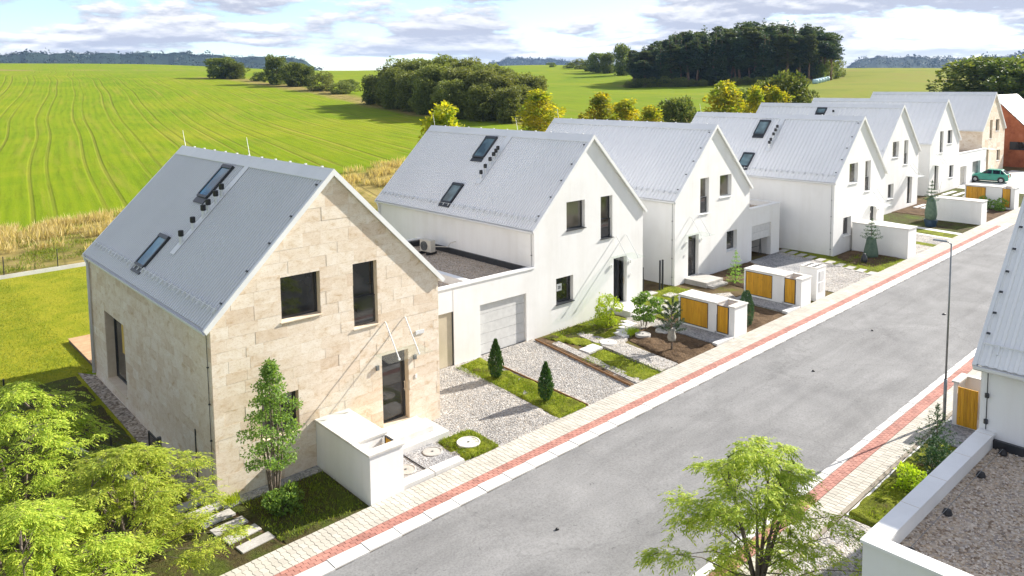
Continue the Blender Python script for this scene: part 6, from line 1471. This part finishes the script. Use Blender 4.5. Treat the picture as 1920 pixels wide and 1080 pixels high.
def layered_tree(seed, H, Wd, zlow, npads, spp, ll=.108):
    """spreading tree: several leaning stems, branches ending in flat pads of drooping compound sprays"""
    rng = np.random.default_rng(seed); b = MB(); stems = []
    for i in range(6):
        a = i*1.05+rng.uniform(-.3, .3); out = Wd*.20*rng.uniform(.5, 1.2)
        pts = [(0,0,-.3), (math.cos(a)*out*.12, math.sin(a)*out*.12, H*.22), (math.cos(a)*out*.5, math.sin(a)*out*.5, H*.5), (math.cos(a)*out, math.sin(a)*out, H*.86)]
        b.tube(pts, [.075,.058,.036,.010], 7); stems.append(np.array(pts))
    LP, LD, LS = [], [], []
    for i in range(npads):
        t = (i+.5)/npads; zt = zlow+(H-zlow)*(t**.85); f = (zt-zlow)/(H-zlow); R0 = Wd/2*np.interp(f, [0,.25,.6,.85,1], [.92,1.0,.72,.46,.14])
        a = i*2.39996+rng.uniform(-.25, .25); r = R0*rng.uniform(.18, 1.12)**.75; c = np.array([math.cos(a)*r, math.sin(a)*r, zt+rng.normal()*.12+.02*r])
        # branch from the nearest stem
        st = stems[int(np.argmin([abs(((a-math.atan2(s[3][1], s[3][0])+math.pi) % (2*math.pi))-math.pi) for s in stems]))]; zs = max(H*.18, c[2]-.30*r-.25); q = np.array([np.interp(zs, st[:,2], st[:,0]), np.interp(zs, st[:,2], st[:,1]), zs])
        mid = q*.45+c*.55+np.array([0,0,.10*r]); b.tube([tuple(q), tuple(mid), tuple(c)], [.020,.012,.005], 5)
        pr_ = rng.uniform(.26, .46)*(1 if f < .85 else .65); od = np.array([math.cos(a), math.sin(a), 0])
        for k in range(spp):
            th = a+rng.normal()*1.25; s = rng.uniform(-.75, .9); sd = np.array([-math.sin(a), math.cos(a), 0])*rng.normal()*pr_*.45
            p0 = c+od*s*pr_+sd+np.array([0,0,rng.normal()*.03-.07*max(0, s)])
            d = np.array([math.cos(th), math.sin(th), rng.uniform(-.25, .15)]); d /= np.linalg.norm(d); L0 = rng.uniform(.20, .34); m = 5
            if k % 6 == 0: b.tube([tuple(c), tuple((c+p0)/2+np.array([0,0,.015])), tuple(p0)], [.005,.004,.002], 3, cap=False)
            side = np.array([-d[1], d[0], 0]); side /= max(np.linalg.norm(side), 1e-6)
            for j in range(m):
                u = (j+.6)/m; pp = p0+d*L0*u+np.array([0,0,-.07*u*u])
                for sg in (-1, 1):
                    LP.append(pp); LD.append(d*.75+side*sg*.75+np.array([0,0,-.12-.28*u])+rng.normal(size=3)*.10); LS.append(ll*rng.uniform(.75, 1.2)*(1-.25*u))
            LP.append(p0+d*L0-np.array([0,0,.10])); LD.append(d+np.array([0,0,-.6])); LS.append(ll*1.1)
    me = leafcloud('crown', np.array(LP, np.float32), np.array(LD), np.array(LS), M['lf_fore'], .30, rng, up=2.6)
    return b.mesh('trunk', M['bark'], True), me
TA = layered_tree(3, 4.3, 4.7, .8, 76, 44); TC = layered_tree(3, 4.3, 4.5, .8, 70, 34, .118); TB = layered_tree(8, 4.5, 4.9, .9, 80, 44)
def near_tree(k, x, y, s, rz, label, sz=1.0):
    t = thing('garden_tree', label, 'tree', (x, y, gz(x)-.02), 'pale green trees with layered foliage', rz); t.scale = (s, s, s*sz); link('trunk', k[0], t); link('crown', k[1], t)
near_tree(TC, 7.1, -13.3, .98, .4, 'pale green spreading tree on the right beside the road edge', .93)
near_tree(TB, -4.6, 1.2, 1.0, 0, 'pale green spreading tree at the left edge in front of the shaded lawn', .98)
near_tree(TA, -2.9, -2.3, 1.0, 2.2, 'pale green spreading tree nearest the stone steps at the lower left', .82)
near_tree(TB, -5.3, -4.2, .95, 3.6, 'pale green spreading tree in the bottom left corner', .9)
near_tree(TA, -6.7, 6.6, 1.0, 4.4, 'pale green spreading tree farthest back at the left edge', 1.10)

# ------------------------------------------------------------------ labels that single out each piece of a row
ORD = ['first', 'second', 'third', 'fourth', 'fifth', 'sixth', 'seventh', 'eighth', 'ninth', 'tenth', 'eleventh', 'twelfth']
for grp, key, base in (('stone steps at the corner of the stone house', lambda o: -o.location.y, 'worn grey stone step counted down from the stone house corner'),
                       ('pair of slabs by the second driveway', lambda o: o.location.x, 'square slab, counted away from the second driveway, in the green bed'),
                       ('slabs leading to the second door', lambda o: o.location.x, 'narrow pale slab in the short row, counted towards the second door'),
                       ('slab path beside the forward white house', lambda o: -o.location.y, 'slab beside the forward white house, counted from the garage to the pavement'),
                       ('step slabs before the dark windowed house', lambda o: -o.location.y, 'long pale slab in brown soil, counted from the dark windowed house'),
                       ('step slabs beside the last golden door box', lambda o: -o.location.y, 'long pale slab beside the last golden door box, counted from the house'),
                       ('wrapped bales beside the wood', lambda o: math.hypot(o.location.x, o.location.y), 'pale blue wrapped bale beside the wood, counted from the near end'),
                       ('tar lumps on the road', lambda o: o.location.x, 'dark tar lump on the grey road, counted from the near end')):
    for i, o in enumerate(sorted([o for o in COL.objects if o.get('group') == grp], key=key)): o['label'] = ORD[min(i, 11)]+' '+base

# ------------------------------------------------------------------ the air
def haze():
    m, nt, N, L = newmat('air'); out = N('ShaderNodeOutputMaterial'); v = N('ShaderNodeVolumePrincipled'); v.inputs['Color'].default_value = (.42,.62,1,1); v.inputs['Density'].default_value = .00008; v.inputs['Anisotropy'].default_value = .1
    L(v.outputs[0], out.inputs['Volume']); b = MB(); b.box(-4300, 4300, -4300, 4300, -10.5, 190); b.build('haze', m, kind='stuff')
haze()
